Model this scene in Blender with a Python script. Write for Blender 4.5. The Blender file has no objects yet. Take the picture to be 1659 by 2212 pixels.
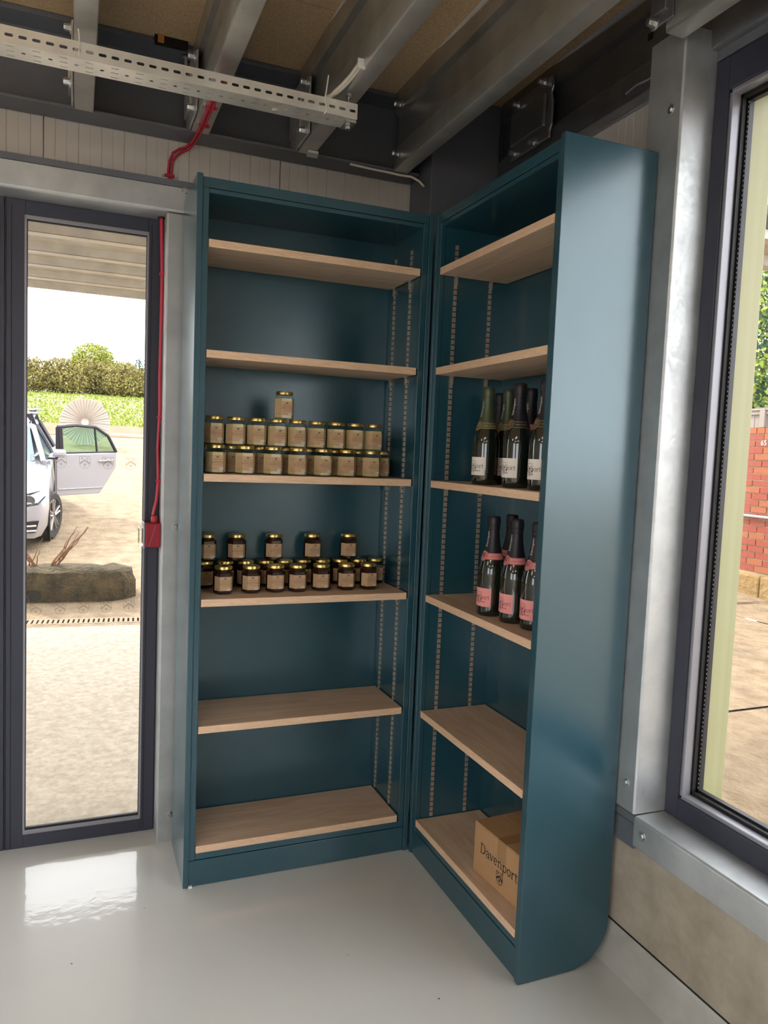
import bpy, bmesh, math, random
from mathutils import Vector, Matrix
random.seed(7)
S = bpy.context.scene
COL = S.collection
PI = math.pi

# ------------------------------------------------------------------ camera
cam_d = bpy.data.cameras.new('camera'); cam = bpy.data.objects.new('camera', cam_d); COL.objects.link(cam)
YAW, PITCH, ROLL = math.radians(22.2524), math.radians(4.3878), math.radians(2.3119)
fwd = Vector((math.sin(YAW)*math.cos(PITCH), math.cos(YAW)*math.cos(PITCH), -math.sin(PITCH)))
rgt = Vector((math.cos(YAW), -math.sin(YAW), 0)); upv = rgt.cross(fwd)
r2 = math.cos(ROLL)*rgt + math.sin(ROLL)*upv; u2 = -math.sin(ROLL)*rgt + math.cos(ROLL)*upv
cam.matrix_world = Matrix(((r2.x, u2.x, -fwd.x, -1.14745), (r2.y, u2.y, -fwd.y, -2.44302),
                           (r2.z, u2.z, -fwd.z, 1.45999), (0, 0, 0, 1)))
cam_d.sensor_fit = 'VERTICAL'; cam_d.sensor_height = 36.0
cam_d.lens = 36.0*1631.95/2212.0
cam_d.clip_start = 0.02; cam_d.clip_end = 500
S.camera = cam

# ------------------------------------------------------------------ world, sun, fill lights, exposure
W = bpy.data.worlds.new('overcast_sky'); S.world = W; W.use_nodes = True
nt = W.node_tree; nt.nodes.clear()
wo = nt.nodes.new('ShaderNodeOutputWorld'); bg = nt.nodes.new('ShaderNodeBackground')
tc = nt.nodes.new('ShaderNodeTexCoord'); nz = nt.nodes.new('ShaderNodeTexNoise')
nz.inputs['Scale'].default_value = 3.0; nz.inputs['Detail'].default_value = 6
cr = nt.nodes.new('ShaderNodeValToRGB')
cr.color_ramp.elements[0].position = 0.36; cr.color_ramp.elements[0].color = (0.80, 0.85, 0.92, 1)
cr.color_ramp.elements[1].position = 0.62; cr.color_ramp.elements[1].color = (1.0, 1.0, 0.99, 1)
nt.links.new(tc.outputs['Generated'], nz.inputs['Vector']); nt.links.new(nz.outputs['Fac'], cr.inputs['Fac'])
nt.links.new(cr.outputs['Color'], bg.inputs['Color']); nt.links.new(bg.outputs['Background'], wo.inputs['Surface'])
SKY = 3.2
bg.inputs['Strength'].default_value = SKY
sun_d = bpy.data.lights.new('hazy_sun', 'SUN'); sun = bpy.data.objects.new('hazy_sun', sun_d); COL.objects.link(sun)
sun_d.energy = 3.0; sun_d.angle = math.radians(5); sun_d.color = (1.0, 0.93, 0.80)
sun.rotation_euler = Vector((0.30, -0.79, -0.54)).to_track_quat('-Z', 'Y').to_euler()
def area(name, loc, sx, sy, power, rot=(0, 0, 0), col=(1, 1, 1)):
    d = bpy.data.lights.new(name, 'AREA'); d.shape = 'RECTANGLE'; d.size = sx; d.size_y = sy; d.energy = power; d.color = col
    o = bpy.data.objects.new(name, d); COL.objects.link(o); o.location = loc; o.rotation_euler = rot; return o
for lx, ly in ((-2.2, -2.6), (-2.2, -4.8), (-4.2, -1.6), (-4.2, -3.8)):
    area('fill_light', (lx, ly, 2.5), 1.2, 0.6, 7)  # unseen fill lights added to brighten the interior, no real fittings
S.view_settings.view_transform = 'Standard'; S.view_settings.look = 'None'
S.view_settings.gamma = 1.0; S.view_settings.use_curve_mapping = False
S.view_settings.exposure = 0.75

# ------------------------------------------------------------------ materials
def srgb(r, g, b):
    f = lambda c: (c/255/12.92) if c/255 <= 0.04045 else ((c/255+0.055)/1.055)**2.4
    return (f(r), f(g), f(b), 1)
def mat(name, col, rough=0.5, metal=0.0, spec=0.5, noise=None, bump=None, coat=0.0, stretch=(1, 1, 1), rnd=0.0, coat_ior=1.5, coat_rough=0.05):
    m = bpy.data.materials.new(name); m.use_nodes = True
    n = m.node_tree.nodes; l = m.node_tree.links; b = n['Principled BSDF']
    b.inputs['Base Color'].default_value = col; b.inputs['Roughness'].default_value = rough
    b.inputs['Metallic'].default_value = metal; b.inputs['Specular IOR Level'].default_value = spec
    b.inputs['Coat Weight'].default_value = coat; b.inputs['Coat Roughness'].default_value = coat_rough; b.inputs['Coat IOR'].default_value = coat_ior
    t = n.new('ShaderNodeTexCoord'); mp = n.new('ShaderNodeMapping'); mp.inputs['Scale'].default_value = stretch
    l.new(t.outputs['Object'], mp.inputs['Vector'])
    src = None
    if noise:
        sc, amt, col2 = noise
        x = n.new('ShaderNodeTexNoise'); x.inputs['Scale'].default_value = sc; x.inputs['Detail'].default_value = 8; x.inputs['Roughness'].default_value = 0.65
        l.new(mp.outputs['Vector'], x.inputs['Vector'])
        r = n.new('ShaderNodeValToRGB'); r.color_ramp.elements[0].position = 0.5-amt; r.color_ramp.elements[1].position = 0.5+amt
        r.color_ramp.elements[0].color = col; r.color_ramp.elements[1].color = col2
        l.new(x.outputs['Fac'], r.inputs['Fac']); src = r.outputs['Color']
    if rnd:
        g = n.new('ShaderNodeNewGeometry'); h = n.new('ShaderNodeHueSaturation')
        mr = n.new('ShaderNodeMapRange'); mr.inputs['To Min'].default_value = 1-rnd; mr.inputs['To Max'].default_value = 1+rnd
        l.new(g.outputs['Random Per Island'], mr.inputs['Value']); l.new(mr.outputs['Result'], h.inputs['Value'])
        h.inputs['Color'].default_value = col
        if src: l.new(src, h.inputs['Color'])
        src = h.outputs['Color']
    if src: l.new(src, b.inputs['Base Color'])
    if bump:
        sc, st, dist = bump
        x = n.new('ShaderNodeTexNoise'); x.inputs['Scale'].default_value = sc; x.inputs['Detail'].default_value = 5
        l.new(mp.outputs['Vector'], x.inputs['Vector'])
        bp = n.new('ShaderNodeBump'); bp.inputs['Strength'].default_value = st; bp.inputs['Distance'].default_value = dist
        l.new(x.outputs['Fac'], bp.inputs['Height']); l.new(bp.outputs['Normal'], b.inputs['Normal'])
        if coat: l.new(bp.outputs['Normal'], b.inputs['Coat Normal'])
    return m
def glass(name, tint=(1, 1, 1, 1), gloss_rough=0.0, mixmax=1.0):
    m = bpy.data.materials.new(name); m.use_nodes = True
    n = m.node_tree.nodes; l = m.node_tree.links; n.clear()
    o = n.new('ShaderNodeOutputMaterial'); mx = n.new('ShaderNodeMixShader'); tr = n.new('ShaderNodeBsdfTransparent'); gl = n.new('ShaderNodeBsdfGlossy')
    fr = n.new('ShaderNodeFresnel'); ge = n.new('ShaderNodeNewGeometry'); mr = n.new('ShaderNodeMapRange')
    mr.inputs['To Min'].default_value = 1.45; mr.inputs['To Max'].default_value = 1/1.45   # thin pane: same reflectance from both sides
    l.new(ge.outputs['Backfacing'], mr.inputs['Value']); l.new(mr.outputs['Result'], fr.inputs['IOR'])
    tr.inputs['Color'].default_value = tint; gl.inputs['Roughness'].default_value = gloss_rough
    ml = n.new('ShaderNodeMath'); ml.operation = 'MULTIPLY'; ml.inputs[1].default_value = mixmax
    l.new(fr.outputs['Fac'], ml.inputs[0]); l.new(ml.outputs[0], mx.inputs['Fac'])
    l.new(tr.outputs[0], mx.inputs[1]); l.new(gl.outputs[0], mx.inputs[2]); l.new(mx.outputs[0], o.inputs['Surface'])
    return m
def galv(name, base, rough, metal=0.85):
    m = mat(name, base, rough, metal)
    n = m.node_tree.nodes; l = m.node_tree.links; b = n['Principled BSDF']
    t = n.new('ShaderNodeTexCoord'); v = n.new('ShaderNodeTexVoronoi'); v.inputs['Scale'].default_value = 120
    nz = n.new('ShaderNodeTexNoise'); nz.inputs['Scale'].default_value = 9; nz.inputs['Detail'].default_value = 6
    l.new(t.outputs['Object'], v.inputs['Vector']); l.new(t.outputs['Object'], nz.inputs['Vector'])
    sx = n.new('ShaderNodeSeparateColor'); l.new(v.outputs['Color'], sx.inputs['Color'])
    mr = n.new('ShaderNodeMapRange'); mr.inputs['To Min'].default_value = rough-0.04; mr.inputs['To Max'].default_value = rough+0.06
    l.new(sx.outputs['Red'], mr.inputs['Value']); l.new(mr.outputs['Result'], b.inputs['Roughness'])
    r = n.new('ShaderNodeValToRGB'); r.color_ramp.elements[0].position = 0.3; r.color_ramp.elements[1].position = 0.7
    r.color_ramp.elements[0].color = tuple(c*0.78 for c in base[:3])+(1,); r.color_ramp.elements[1].color = base
    l.new(nz.outputs['Fac'], r.inputs['Fac']); l.new(r.outputs['Color'], b.inputs['Base Color'])
    bp = n.new('ShaderNodeBump'); nb = n.new('ShaderNodeTexNoise'); nb.inputs['Scale'].default_value = 60; l.new(t.outputs['Object'], nb.inputs['Vector'])
    bp.inputs['Strength'].default_value = 0.12; bp.inputs['Distance'].default_value = 0.001
    l.new(nb.outputs['Fac'], bp.inputs['Height']); l.new(bp.outputs['Normal'], b.inputs['Normal'])
    return m
def ply(name, stripes, stretch):
    m = mat(name, srgb(214, 178, 140), 0.55)
    n = m.node_tree.nodes; l = m.node_tree.links; b = n['Principled BSDF']
    t = n.new('ShaderNodeTexCoord'); mp = n.new('ShaderNodeMapping'); mp.inputs['Scale'].default_value = stretch
    l.new(t.outputs['Object'], mp.inputs['Vector'])
    x = n.new('ShaderNodeTexNoise'); x.inputs['Scale'].default_value = 3.2; x.inputs['Detail'].default_value = 7; x.inputs['Distortion'].default_value = 1.2
    l.new(mp.outputs['Vector'], x.inputs['Vector'])
    r = n.new('ShaderNodeValToRGB'); r.color_ramp.elements[0].position = 0.35; r.color_ramp.elements[1].position = 0.65
    r.color_ramp.elements[0].color = srgb(204, 174, 146) if not stripes else srgb(232, 198, 164)
    r.color_ramp.elements[1].color = srgb(220, 193, 166) if not stripes else srgb(248, 218, 186)
    l.new(x.outputs['Fac'], r.inputs['Fac']); out = r.outputs['Color']
    if stripes:
        sp = n.new('ShaderNodeSeparateXYZ'); l.new(t.outputs['Object'], sp.inputs['Vector'])
        a = n.new('ShaderNodeMath'); a.operation = 'MULTIPLY'; a.inputs[1].default_value = 2*PI/0.0038
        s = n.new('ShaderNodeMath'); s.operation = 'SINE'; l.new(sp.outputs['Z'], a.inputs[0])
        nz2 = n.new('ShaderNodeTexNoise'); nz2.inputs['Scale'].default_value = 14; l.new(mp.outputs['Vector'], nz2.inputs['Vector'])
        ad = n.new('ShaderNodeMath'); ad.operation = 'MULTIPLY_ADD'; ad.inputs[1].default_value = 3.0
        l.new(nz2.outputs['Fac'], ad.inputs[0]); l.new(a.outputs[0], ad.inputs[2]); l.new(ad.outputs[0], s.inputs[0])
        mx = n.new('ShaderNodeMix'); mx.data_type = 'RGBA'; mx.blend_type = 'MULTIPLY'
        mr = n.new('ShaderNodeMapRange'); mr.inputs['From Min'].default_value = -1; mr.inputs['To Min'].default_value = 0; mr.inputs['To Max'].default_value = 0.6
        l.new(s.outputs[0], mr.inputs['Value']); l.new(mr.outputs['Result'], mx.inputs['Factor'])
        l.new(out, mx.inputs['A']); mx.inputs['B'].default_value = srgb(196, 160, 130); out = mx.outputs['Result']
    l.new(out, b.inputs['Base Color'])
    return m
M = {}
M['paint'] = mat('teal_satin_paint', srgb(34, 75, 88), 0.24, spec=1.0, bump=(90, 0.04, 0.001), coat=0.3, coat_ior=1.6, coat_rough=0.24)
M['paint'].node_tree.nodes['Principled BSDF'].inputs['Specular Tint'].default_value = (0.80, 0.95, 1.0, 1)
M['ply'] = ply('birch_ply_face', False, (1.2, 9, 9)); M['ply_edge'] = ply('birch_ply_edge', True, (5, 5, 60))
M['ply_y'] = ply('birch_ply_face_along_y', False, (9, 1.2, 9))
M['galv'] = galv('galvanised_steel', (0.84, 0.84, 0.81, 1), 0.42, 0.72)
M['galv_frame'] = galv('galvanised_frame_steel', (0.62, 0.64, 0.65, 1), 0.46, 0.72)
M['galv_dark'] = galv('dull_galvanised_steel', (0.42, 0.43, 0.47, 1), 0.42)
M['tray'] = galv('bright_perforated_steel', (0.92, 0.90, 0.84, 1), 0.42, 0.6)
M['zinc'] = mat('zinc_bolt', (0.65, 0.66, 0.66, 1), 0.3, 0.9)
M['steel'] = mat('dark_painted_steel', srgb(110, 113, 121), 0.42, noise=(6, .25, srgb(97, 100, 108)))
M['frame'] = mat('anthracite_aluminium', srgb(56, 58, 72), 0.42)
M['bead'] = mat('satin_grey_aluminium', srgb(150, 150, 158), 0.35, 0.3)
M['gasket'] = mat('black_rubber', srgb(26, 26, 28), 0.6)
M['olive'] = mat('olive_cream_flashing', srgb(150, 148, 108), 0.5, bump=(400, 0.15, 0.001))
M['clad'] = mat('ribbed_cladding_cream', srgb(214, 207, 200), 0.5)
M['board'] = mat('chipboard', srgb(192, 160, 122), 0.85, noise=(160, .16, srgb(226, 196, 156)))
M['floor'] = mat('grey_epoxy_floor', srgb(206, 207, 203), 0.35, noise=(1.6, .3, srgb(214, 215, 210)), coat=1.0, coat_ior=1.42, coat_rough=0.03, bump=(20, 0.16, 0.004))
def specks(m):
    n = m.node_tree.nodes; l = m.node_tree.links; b = n['Principled BSDF']; src = b.inputs['Base Color'].links[0].from_socket
    t = n.new('ShaderNodeTexCoord'); v = n.new('ShaderNodeTexVoronoi'); v.inputs['Scale'].default_value = 9; v.inputs['Randomness'].default_value = 1
    l.new(t.outputs['Object'], v.inputs['Vector'])
    c = n.new('ShaderNodeMath'); c.operation = 'LESS_THAN'; c.inputs[1].default_value = 0.028; l.new(v.outputs['Distance'], c.inputs[0])
    mx = n.new('ShaderNodeMix'); mx.data_type = 'RGBA'; l.new(c.outputs[0], mx.inputs['Factor']); l.new(src, mx.inputs['A']); mx.inputs['B'].default_value = srgb(96, 92, 84)
    l.new(mx.outputs['Result'], b.inputs['Base Color'])
specks(M['floor'])   # bits of grit trodden into the paint
M['upstand'] = mat('painted_upstand', srgb(188, 187, 180), 0.4, noise=(9, .2, srgb(168, 166, 158)))
M['concrete'] = mat('cast_concrete', srgb(182, 173, 157), 0.85, noise=(4, .16, srgb(148, 137, 120)), bump=(30, 0.3, 0.004))
M['plaster'] = mat('white_wall', srgb(214, 212, 206), 0.8)
M['red'] = mat('red_plastic', srgb(168, 40, 56), 0.35)
M['redcable'] = mat('red_cable_sheath', srgb(196, 44, 66), 0.42)
M['whitecable'] = mat('white_cable_sheath', srgb(232, 222, 206), 0.45)
M['tie'] = mat('white_nylon', srgb(228, 226, 220), 0.4)
M['black'] = mat('recess_shade_black', srgb(18, 18, 20), 0.5)  # flat black standing in for the shade inside gaps, slots and holes
M['pane'] = glass('window_glass')
M['spacer'] = mat('black_glazing_spacer', srgb(44, 44, 48), 0.4, 0.4)
def etch():
    m = bpy.data.materials.new('etched_film'); m.use_nodes = True
    n = m.node_tree.nodes; l = m.node_tree.links; b = n['Principled BSDF']
    b.inputs['Base Color'].default_value = srgb(150, 140, 124); b.inputs['Roughness'].default_value = 0.8; b.inputs['Alpha'].default_value = 0.45
    return m
M['etch'] = etch()
# jars
M['jarglass'] = glass('jar_glass', (0.97, 0.98, 0.95, 1), 0.02)
M['pale'] = mat('set_honey', srgb(206, 188, 138), 0.35, spec=0.4)
M['dark'] = mat('dark_honey', srgb(46, 24, 18), 0.12, spec=0.6)
M['gold'] = mat('gold_lid', (0.72, 0.53, 0.18, 1), 0.28, 0.95)
M['kraft'] = mat('kraft_label', srgb(200, 168, 132), 0.8, noise=(220, .3, srgb(188, 154, 118)))
M['ink'] = mat('dark_ink', srgb(38, 28, 22), 0.8)
M['inksoft'] = mat('brown_ink', srgb(92, 66, 46), 0.8)
M['sticker'] = mat('white_sticker', srgb(232, 230, 226), 0.7)
# bottles
M['bottle'] = mat('dark_bottle_glass', (0.010, 0.014, 0.009, 1), 0.06, spec=0.6, coat=0.6)
M['foil_black'] = mat('black_foil', srgb(38, 36, 42), 0.42, 0.3)
M['foil_green'] = mat('olive_foil', srgb(78, 88, 66), 0.4, 0.35)
M['band_olive'] = mat('olive_band', srgb(92, 96, 66), 0.5)
M['band_black'] = mat('black_band', srgb(30, 29, 33), 0.5)
M['band_pink'] = mat('pink_band', srgb(226, 140, 136), 0.55)
M['goldink'] = mat('gold_ink', srgb(200, 170, 110), 0.4, 0.4)
M['maroon'] = mat('maroon_ink', srgb(120, 50, 56), 0.7)
M['white_label'] = mat('white_label', srgb(238, 230, 220), 0.75)
M['pink_label'] = mat('pink_label', srgb(238, 156, 152), 0.7)
M['card'] = mat('brown_cardboard', srgb(186, 146, 104), 0.85, noise=(40, .3, srgb(176, 136, 96)))
M['tape'] = mat('parcel_tape', srgb(168, 130, 90), 0.25)
# outdoors
M['apron'] = mat('pale_concrete_apron', srgb(172, 164, 152), 0.9, noise=(26, .14, srgb(146, 136, 120)), bump=(160, 0.5, 0.004))
M['yard'] = mat('warm_yard_concrete', srgb(150, 130, 102), 0.9, noise=(5, .13, srgb(122, 101, 76)), bump=(34, 1.0, 0.02), stretch=(1.3, 1, 1))
M['drain'] = mat('concrete_drain_channel', srgb(150, 128, 104), 0.85)
M['mossy'] = mat('mossy_concrete', srgb(104, 88, 58), 0.95, noise=(9, .16, srgb(48, 43, 24)), bump=(34, 1.0, 0.08))
M['soil'] = mat('brown_soil', srgb(122, 88, 58), 0.95, noise=(1.2, .25, srgb(138, 112, 92)))
M['grass'] = mat('meadow_grass', srgb(110, 118, 40), 0.9, noise=(0.8, .3, srgb(128, 134, 52)))
M['blade'] = mat('grass_blades', srgb(126, 138, 44), 0.8, rnd=0.35)
M['flower'] = mat('white_flowers', srgb(190, 190, 180), 0.8)
M['leaf_olive'] = mat('olive_leaves', srgb(126, 116, 60), 0.7, rnd=0.5)
M['leaf_yellow'] = mat('yellow_green_leaves', srgb(142, 146, 52), 0.7, rnd=0.4)
M['leaf_dark'] = mat('dark_green_leaves', srgb(52, 88, 56), 0.7, rnd=0.5)
M['leaf_bright'] = mat('bright_green_leaves', srgb(128, 146, 44), 0.7, rnd=0.45)
M['bark'] = mat('bark', srgb(92, 74, 56), 0.95)
M['twig'] = mat('dry_twig', srgb(128, 92, 66), 0.9)
M['carpaint'] = mat('white_car_paint', srgb(156, 155, 161), 0.25, spec=0.6, coat=0.8)
M['carglass'] = mat('tinted_car_glass', srgb(92, 110, 122), 0.05, spec=0.8)
M['doorglass'] = glass('green_door_glass', (0.62, 0.80, 0.70, 1), 0.0)
M['cartrim'] = mat('black_car_trim', srgb(34, 34, 44), 0.3)
M['tyre'] = mat('tyre_rubber', srgb(38, 36, 36), 0.8)
M['alloy'] = mat('alloy_wheel', srgb(150, 146, 144), 0.3, 0.7)
M['chrome'] = mat('chrome', (0.8, 0.8, 0.8, 1), 0.12, 1.0)
M['lamp_in'] = mat('lamp_reflector', srgb(130, 132, 136), 0.2, 0.7)
M['canvas'] = mat('white_ribbed_sheet', srgb(176, 166, 156), 0.6)
M['rib'] = mat('grey_rib', srgb(150, 138, 128), 0.6)
M['whitepaint'] = mat('white_paint', srgb(225, 222, 215), 0.5)
M['sheet'] = galv('canopy_sheet', (0.60, 0.58, 0.53, 1), 0.5, 0.5)
M['timber'] = mat('orange_timber', srgb(216, 150, 84), 0.7, noise=(8, .3, srgb(196, 130, 66)), stretch=(1, 12, 12))
M['brick'] = mat('red_brick', srgb(152, 76, 56), 0.9, rnd=0.22, noise=(30, .3, srgb(134, 60, 46)))
M['brick_b'] = mat('orange_brick', srgb(160, 94, 60), 0.9, noise=(30, .3, srgb(146, 82, 52)))
M['mortar'] = mat('lime_mortar', srgb(170, 154, 126), 0.95, bump=(60, .5, .01))
M['stone'] = mat('sandstone_plinth', srgb(146, 121, 78), 0.95, noise=(8, .3, srgb(146, 116, 70)), bump=(16, 0.9, 0.03))
M['grey_wood'] = mat('weathered_fence', srgb(146, 136, 128), 0.9, noise=(5, .3, srgb(146, 136, 128)), stretch=(10, 10, 1))
M['pipe'] = mat('grey_pipe', srgb(150, 146, 146), 0.5)

# ------------------------------------------------------------------ mesh helpers
def origin_of(o):
    v = Vector((0, 0, 0))
    while o is not None:
        v += o.location; o = o.parent
    return v
class MB:
    def __init__(s): s.v = []; s.f = []; s.m = []
    def face(s, pts, mi=0):
        b = len(s.v); s.v += [tuple(p) for p in pts]; s.f.append(tuple(range(b, b+len(pts)))); s.m.append(mi)
    def mesh(s, V, F, mi=0):
        b = len(s.v); s.v += [tuple(p) for p in V]
        for f in F: s.f.append(tuple(i+b for i in f)); s.m.append(mi)
    def box(s, x0, x1, y0, y1, z0, z1, mi=0, mats=None):
        x0, x1 = min(x0, x1), max(x0, x1); y0, y1 = min(y0, y1), max(y0, y1); z0, z1 = min(z0, z1), max(z0, z1)
        V = [(x0, y0, z0), (x1, y0, z0), (x1, y1, z0), (x0, y1, z0), (x0, y0, z1), (x1, y0, z1), (x1, y1, z1), (x0, y1, z1)]
        F = [(0, 3, 2, 1), (4, 5, 6, 7), (0, 1, 5, 4), (1, 2, 6, 5), (2, 3, 7, 6), (3, 0, 4, 7)]
        b = len(s.v); s.v += V
        for k, f in enumerate(F):
            s.f.append(tuple(i+b for i in f)); s.m.append(mats[k] if mats else mi)
        return s
    def prism(s, poly, axis, a, b, mi=0):
        """poly: 2-D outline in the two other axes (x,y),(x,z) or (y,z); extruded along axis from a to b"""
        def P(p, t):
            return {0: (t, p[0], p[1]), 1: (p[0], t, p[1]), 2: (p[0], p[1], t)}[axis]
        n = len(poly); k = len(s.v)
        s.v += [P(p, a) for p in poly]+[P(p, b) for p in poly]
        ar = sum(poly[i][0]*poly[(i+1) % n][1]-poly[(i+1) % n][0]*poly[i][1] for i in range(n))
        flip = (ar > 0) ^ (b < a) ^ (axis == 1)
        A = tuple(range(k, k+n)); B = tuple(range(k+n, k+2*n))
        s.f += [A[::-1] if flip else A, B if flip else B[::-1]]; s.m += [mi, mi]
        for i in range(n):
            j = (i+1) % n
            q = (k+i, k+j, k+n+j, k+n+i)
            s.f.append(q if flip else q[::-1]); s.m.append(mi)
        return s
    def strip(s, prof, axis, a, b, mi=0):
        """open profile swept along axis (sheet)"""
        def P(p, t):
            return {0: (t, p[0], p[1]), 1: (p[0], t, p[1]), 2: (p[0], p[1], t)}[axis]
        k = len(s.v); n = len(prof)
        s.v += [P(p, a) for p in prof]+[P(p, b) for p in prof]
        for i in range(n-1): s.f.append((k+i, k+i+1, k+n+i+1, k+n+i)); s.m.append(mi)
        return s
    def lathe(s, prof, n=24, c=(0, 0, 0), axis=2, mi=0, a0=0.0, a1=2*PI):
        full = abs(a1-a0-2*PI) < 1e-6; k = len(s.v); cnt = n if full else n+1
        for (r, z) in prof:
            for i in range(cnt):
                a = a0+(a1-a0)*i/n
                p = (r*math.cos(a), r*math.sin(a), z)
                if axis == 0: p = (p[2], p[0], p[1])
                elif axis == 1: p = (p[1], p[2], p[0])
                s.v.append((c[0]+p[0], c[1]+p[1], c[2]+p[2]))
        for j in range(len(prof)-1):
            for i in range(n):
                i2 = (i+1) % cnt
                s.f.append((k+j*cnt+i, k+j*cnt+i2, k+(j+1)*cnt+i2, k+(j+1)*cnt+i)); s.m.append(mi)
        return s
    def cyl(s, c, r, h, axis=2, n=16, mi=0):
        return s.lathe([(0, 0), (r, 0), (r, h), (0, h)], n, c, axis, mi)
    def hexbolt(s, c, r, h, axis=1, mi=0):
        s.lathe([(0, 0), (r*1.55, 0), (r*1.55, h*.2), (r*1.02, h*.2)], 14, c, axis, mi)
        s.lathe([(r, h*.2), (r, h*.8), (r*.85, h), (0, h)], 6, c, axis, mi); return s
    def tube(s, path, r, n=8, mi=0, closed=False):
        P = [Vector(p) for p in path]; k = len(s.v); ref = Vector((0.13, 0.21, 0.97))
        for i, p in enumerate(P):
            t = (P[min(i+1, len(P)-1)]-P[max(i-1, 0)]).normalized()
            a = t.cross(ref)
            if a.length < 1e-3: a = t.cross(Vector((1, 0, 0)))
            a.normalize(); b = t.cross(a)
            rr = r[i] if isinstance(r, (list, tuple)) else r
            for j in range(n):
                w = 2*PI*j/n; s.v.append(tuple(p+a*rr*math.cos(w)+b*rr*math.sin(w)))
        for i in range(len(P)-1):
            for j in range(n):
                j2 = (j+1) % n
                s.f.append((k+i*n+j, k+i*n+j2, k+(i+1)*n+j2, k+(i+1)*n+j)); s.m.append(mi)
        s.f.append(tuple(range(k, k+n))[::-1]); s.f.append(tuple(range(k+(len(P)-1)*n, k+len(P)*n))); s.m += [mi, mi]
        return s
    def build(s, name, mats, parent=None, smooth=None, bevel=0.0, solid=0.0, local=False, kind=None, label=None, recalc=False):
        if not isinstance(mats, (list, tuple)): mats = [mats]
        me = bpy.data.meshes.new(name)
        off = Vector((0, 0, 0)) if (local or parent is None) else origin_of(parent)
        me.from_pydata([(v[0]-off.x, v[1]-off.y, v[2]-off.z) for v in s.v], [], s.f)
        for m in mats: me.materials.append(m)
        if len(mats) > 1: me.polygons.foreach_set('material_index', s.m)
        if recalc or smooth is not None:
            bm = bmesh.new(); bm.from_mesh(me)
            if smooth is not None: bmesh.ops.remove_doubles(bm, verts=bm.verts, dist=1e-6)
            if recalc: bmesh.ops.recalc_face_normals(bm, faces=bm.faces)
            bm.to_mesh(me); bm.free()
        if smooth is not None:
            me.polygons.foreach_set('use_smooth', [True]*len(me.polygons)); me.set_sharp_from_angle(angle=math.radians(smooth))
        me.update()
        o = bpy.data.objects.new(name, me); COL.objects.link(o)
        if parent is not None: o.parent = parent
        if bevel:
            b = o.modifiers.new('bevel', 'BEVEL'); b.width = bevel; b.segments = 2; b.limit_method = 'ANGLE'; b.angle_limit = math.radians(40)
        if solid:
            b = o.modifiers.new('solid', 'SOLIDIFY'); b.thickness = solid; b.offset = 0
        if kind: o['kind'] = kind
        if label: o['label'] = label
        return o
def thing(name, label, cat, loc=(0, 0, 0), group=None):
    o = bpy.data.objects.new(name, None); COL.objects.link(o); o.location = loc; o.empty_display_size = 0.05
    o['label'] = label; o['category'] = cat
    if group: o['group'] = group
    return o
def tag(o, label, cat, group=None):
    o['label'] = label; o['category'] = cat
    if group: o['group'] = group
    return o
def struct_empty(name, loc=(0, 0, 0)):
    o = bpy.data.objects.new(name, None); COL.objects.link(o); o.location = loc; o['kind'] = 'structure'; o.empty_display_size = 0.05; return o
def copy_child(c, parent):
    k = c.copy(); COL.objects.link(k); k.parent = parent
    for g in c.children: copy_child(g, k)
def dup(root, loc, label, group=None, rotz=None):
    r = root.copy(); COL.objects.link(r); r.location = loc; r['label'] = label
    if group: r['group'] = group
    if rotz is not None: r.rotation_euler = (0, 0, rotz)
    for c in root.children: copy_child(c, r)
    return r

# ------------------------------------------------------------------ 2-D drawing: strokes, letters, crest
def stroke2d(out, pts, w):
    V, F = out; P = [Vector(p) for p in pts]; k = len(V)
    for i, p in enumerate(P):
        a = (P[i]-P[i-1]).normalized() if i > 0 else None
        b = (P[i+1]-P[i]).normalized() if i < len(P)-1 else None
        t = (a+b) if (a is not None and b is not None) else (a or b)
        t.normalize(); nrm = Vector((-t.y, t.x)); sc = 1.0
        if a is not None and b is not None: sc = min(1.6, 1/max(0.4, t.dot(a)))
        V.append(tuple(p+nrm*w/2*sc)); V.append(tuple(p-nrm*w/2*sc))
    for i in range(len(P)-1): F.append((k+2*i, k+2*i+1, k+2*i+3, k+2*i+2))
def arc(cx, cy, rx, ry, a0, a1, n=12):
    return [(cx+rx*math.cos(math.radians(a0+(a1-a0)*i/n)), cy+ry*math.sin(math.radians(a0+(a1-a0)*i/n))) for i in range(n+1)]
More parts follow.
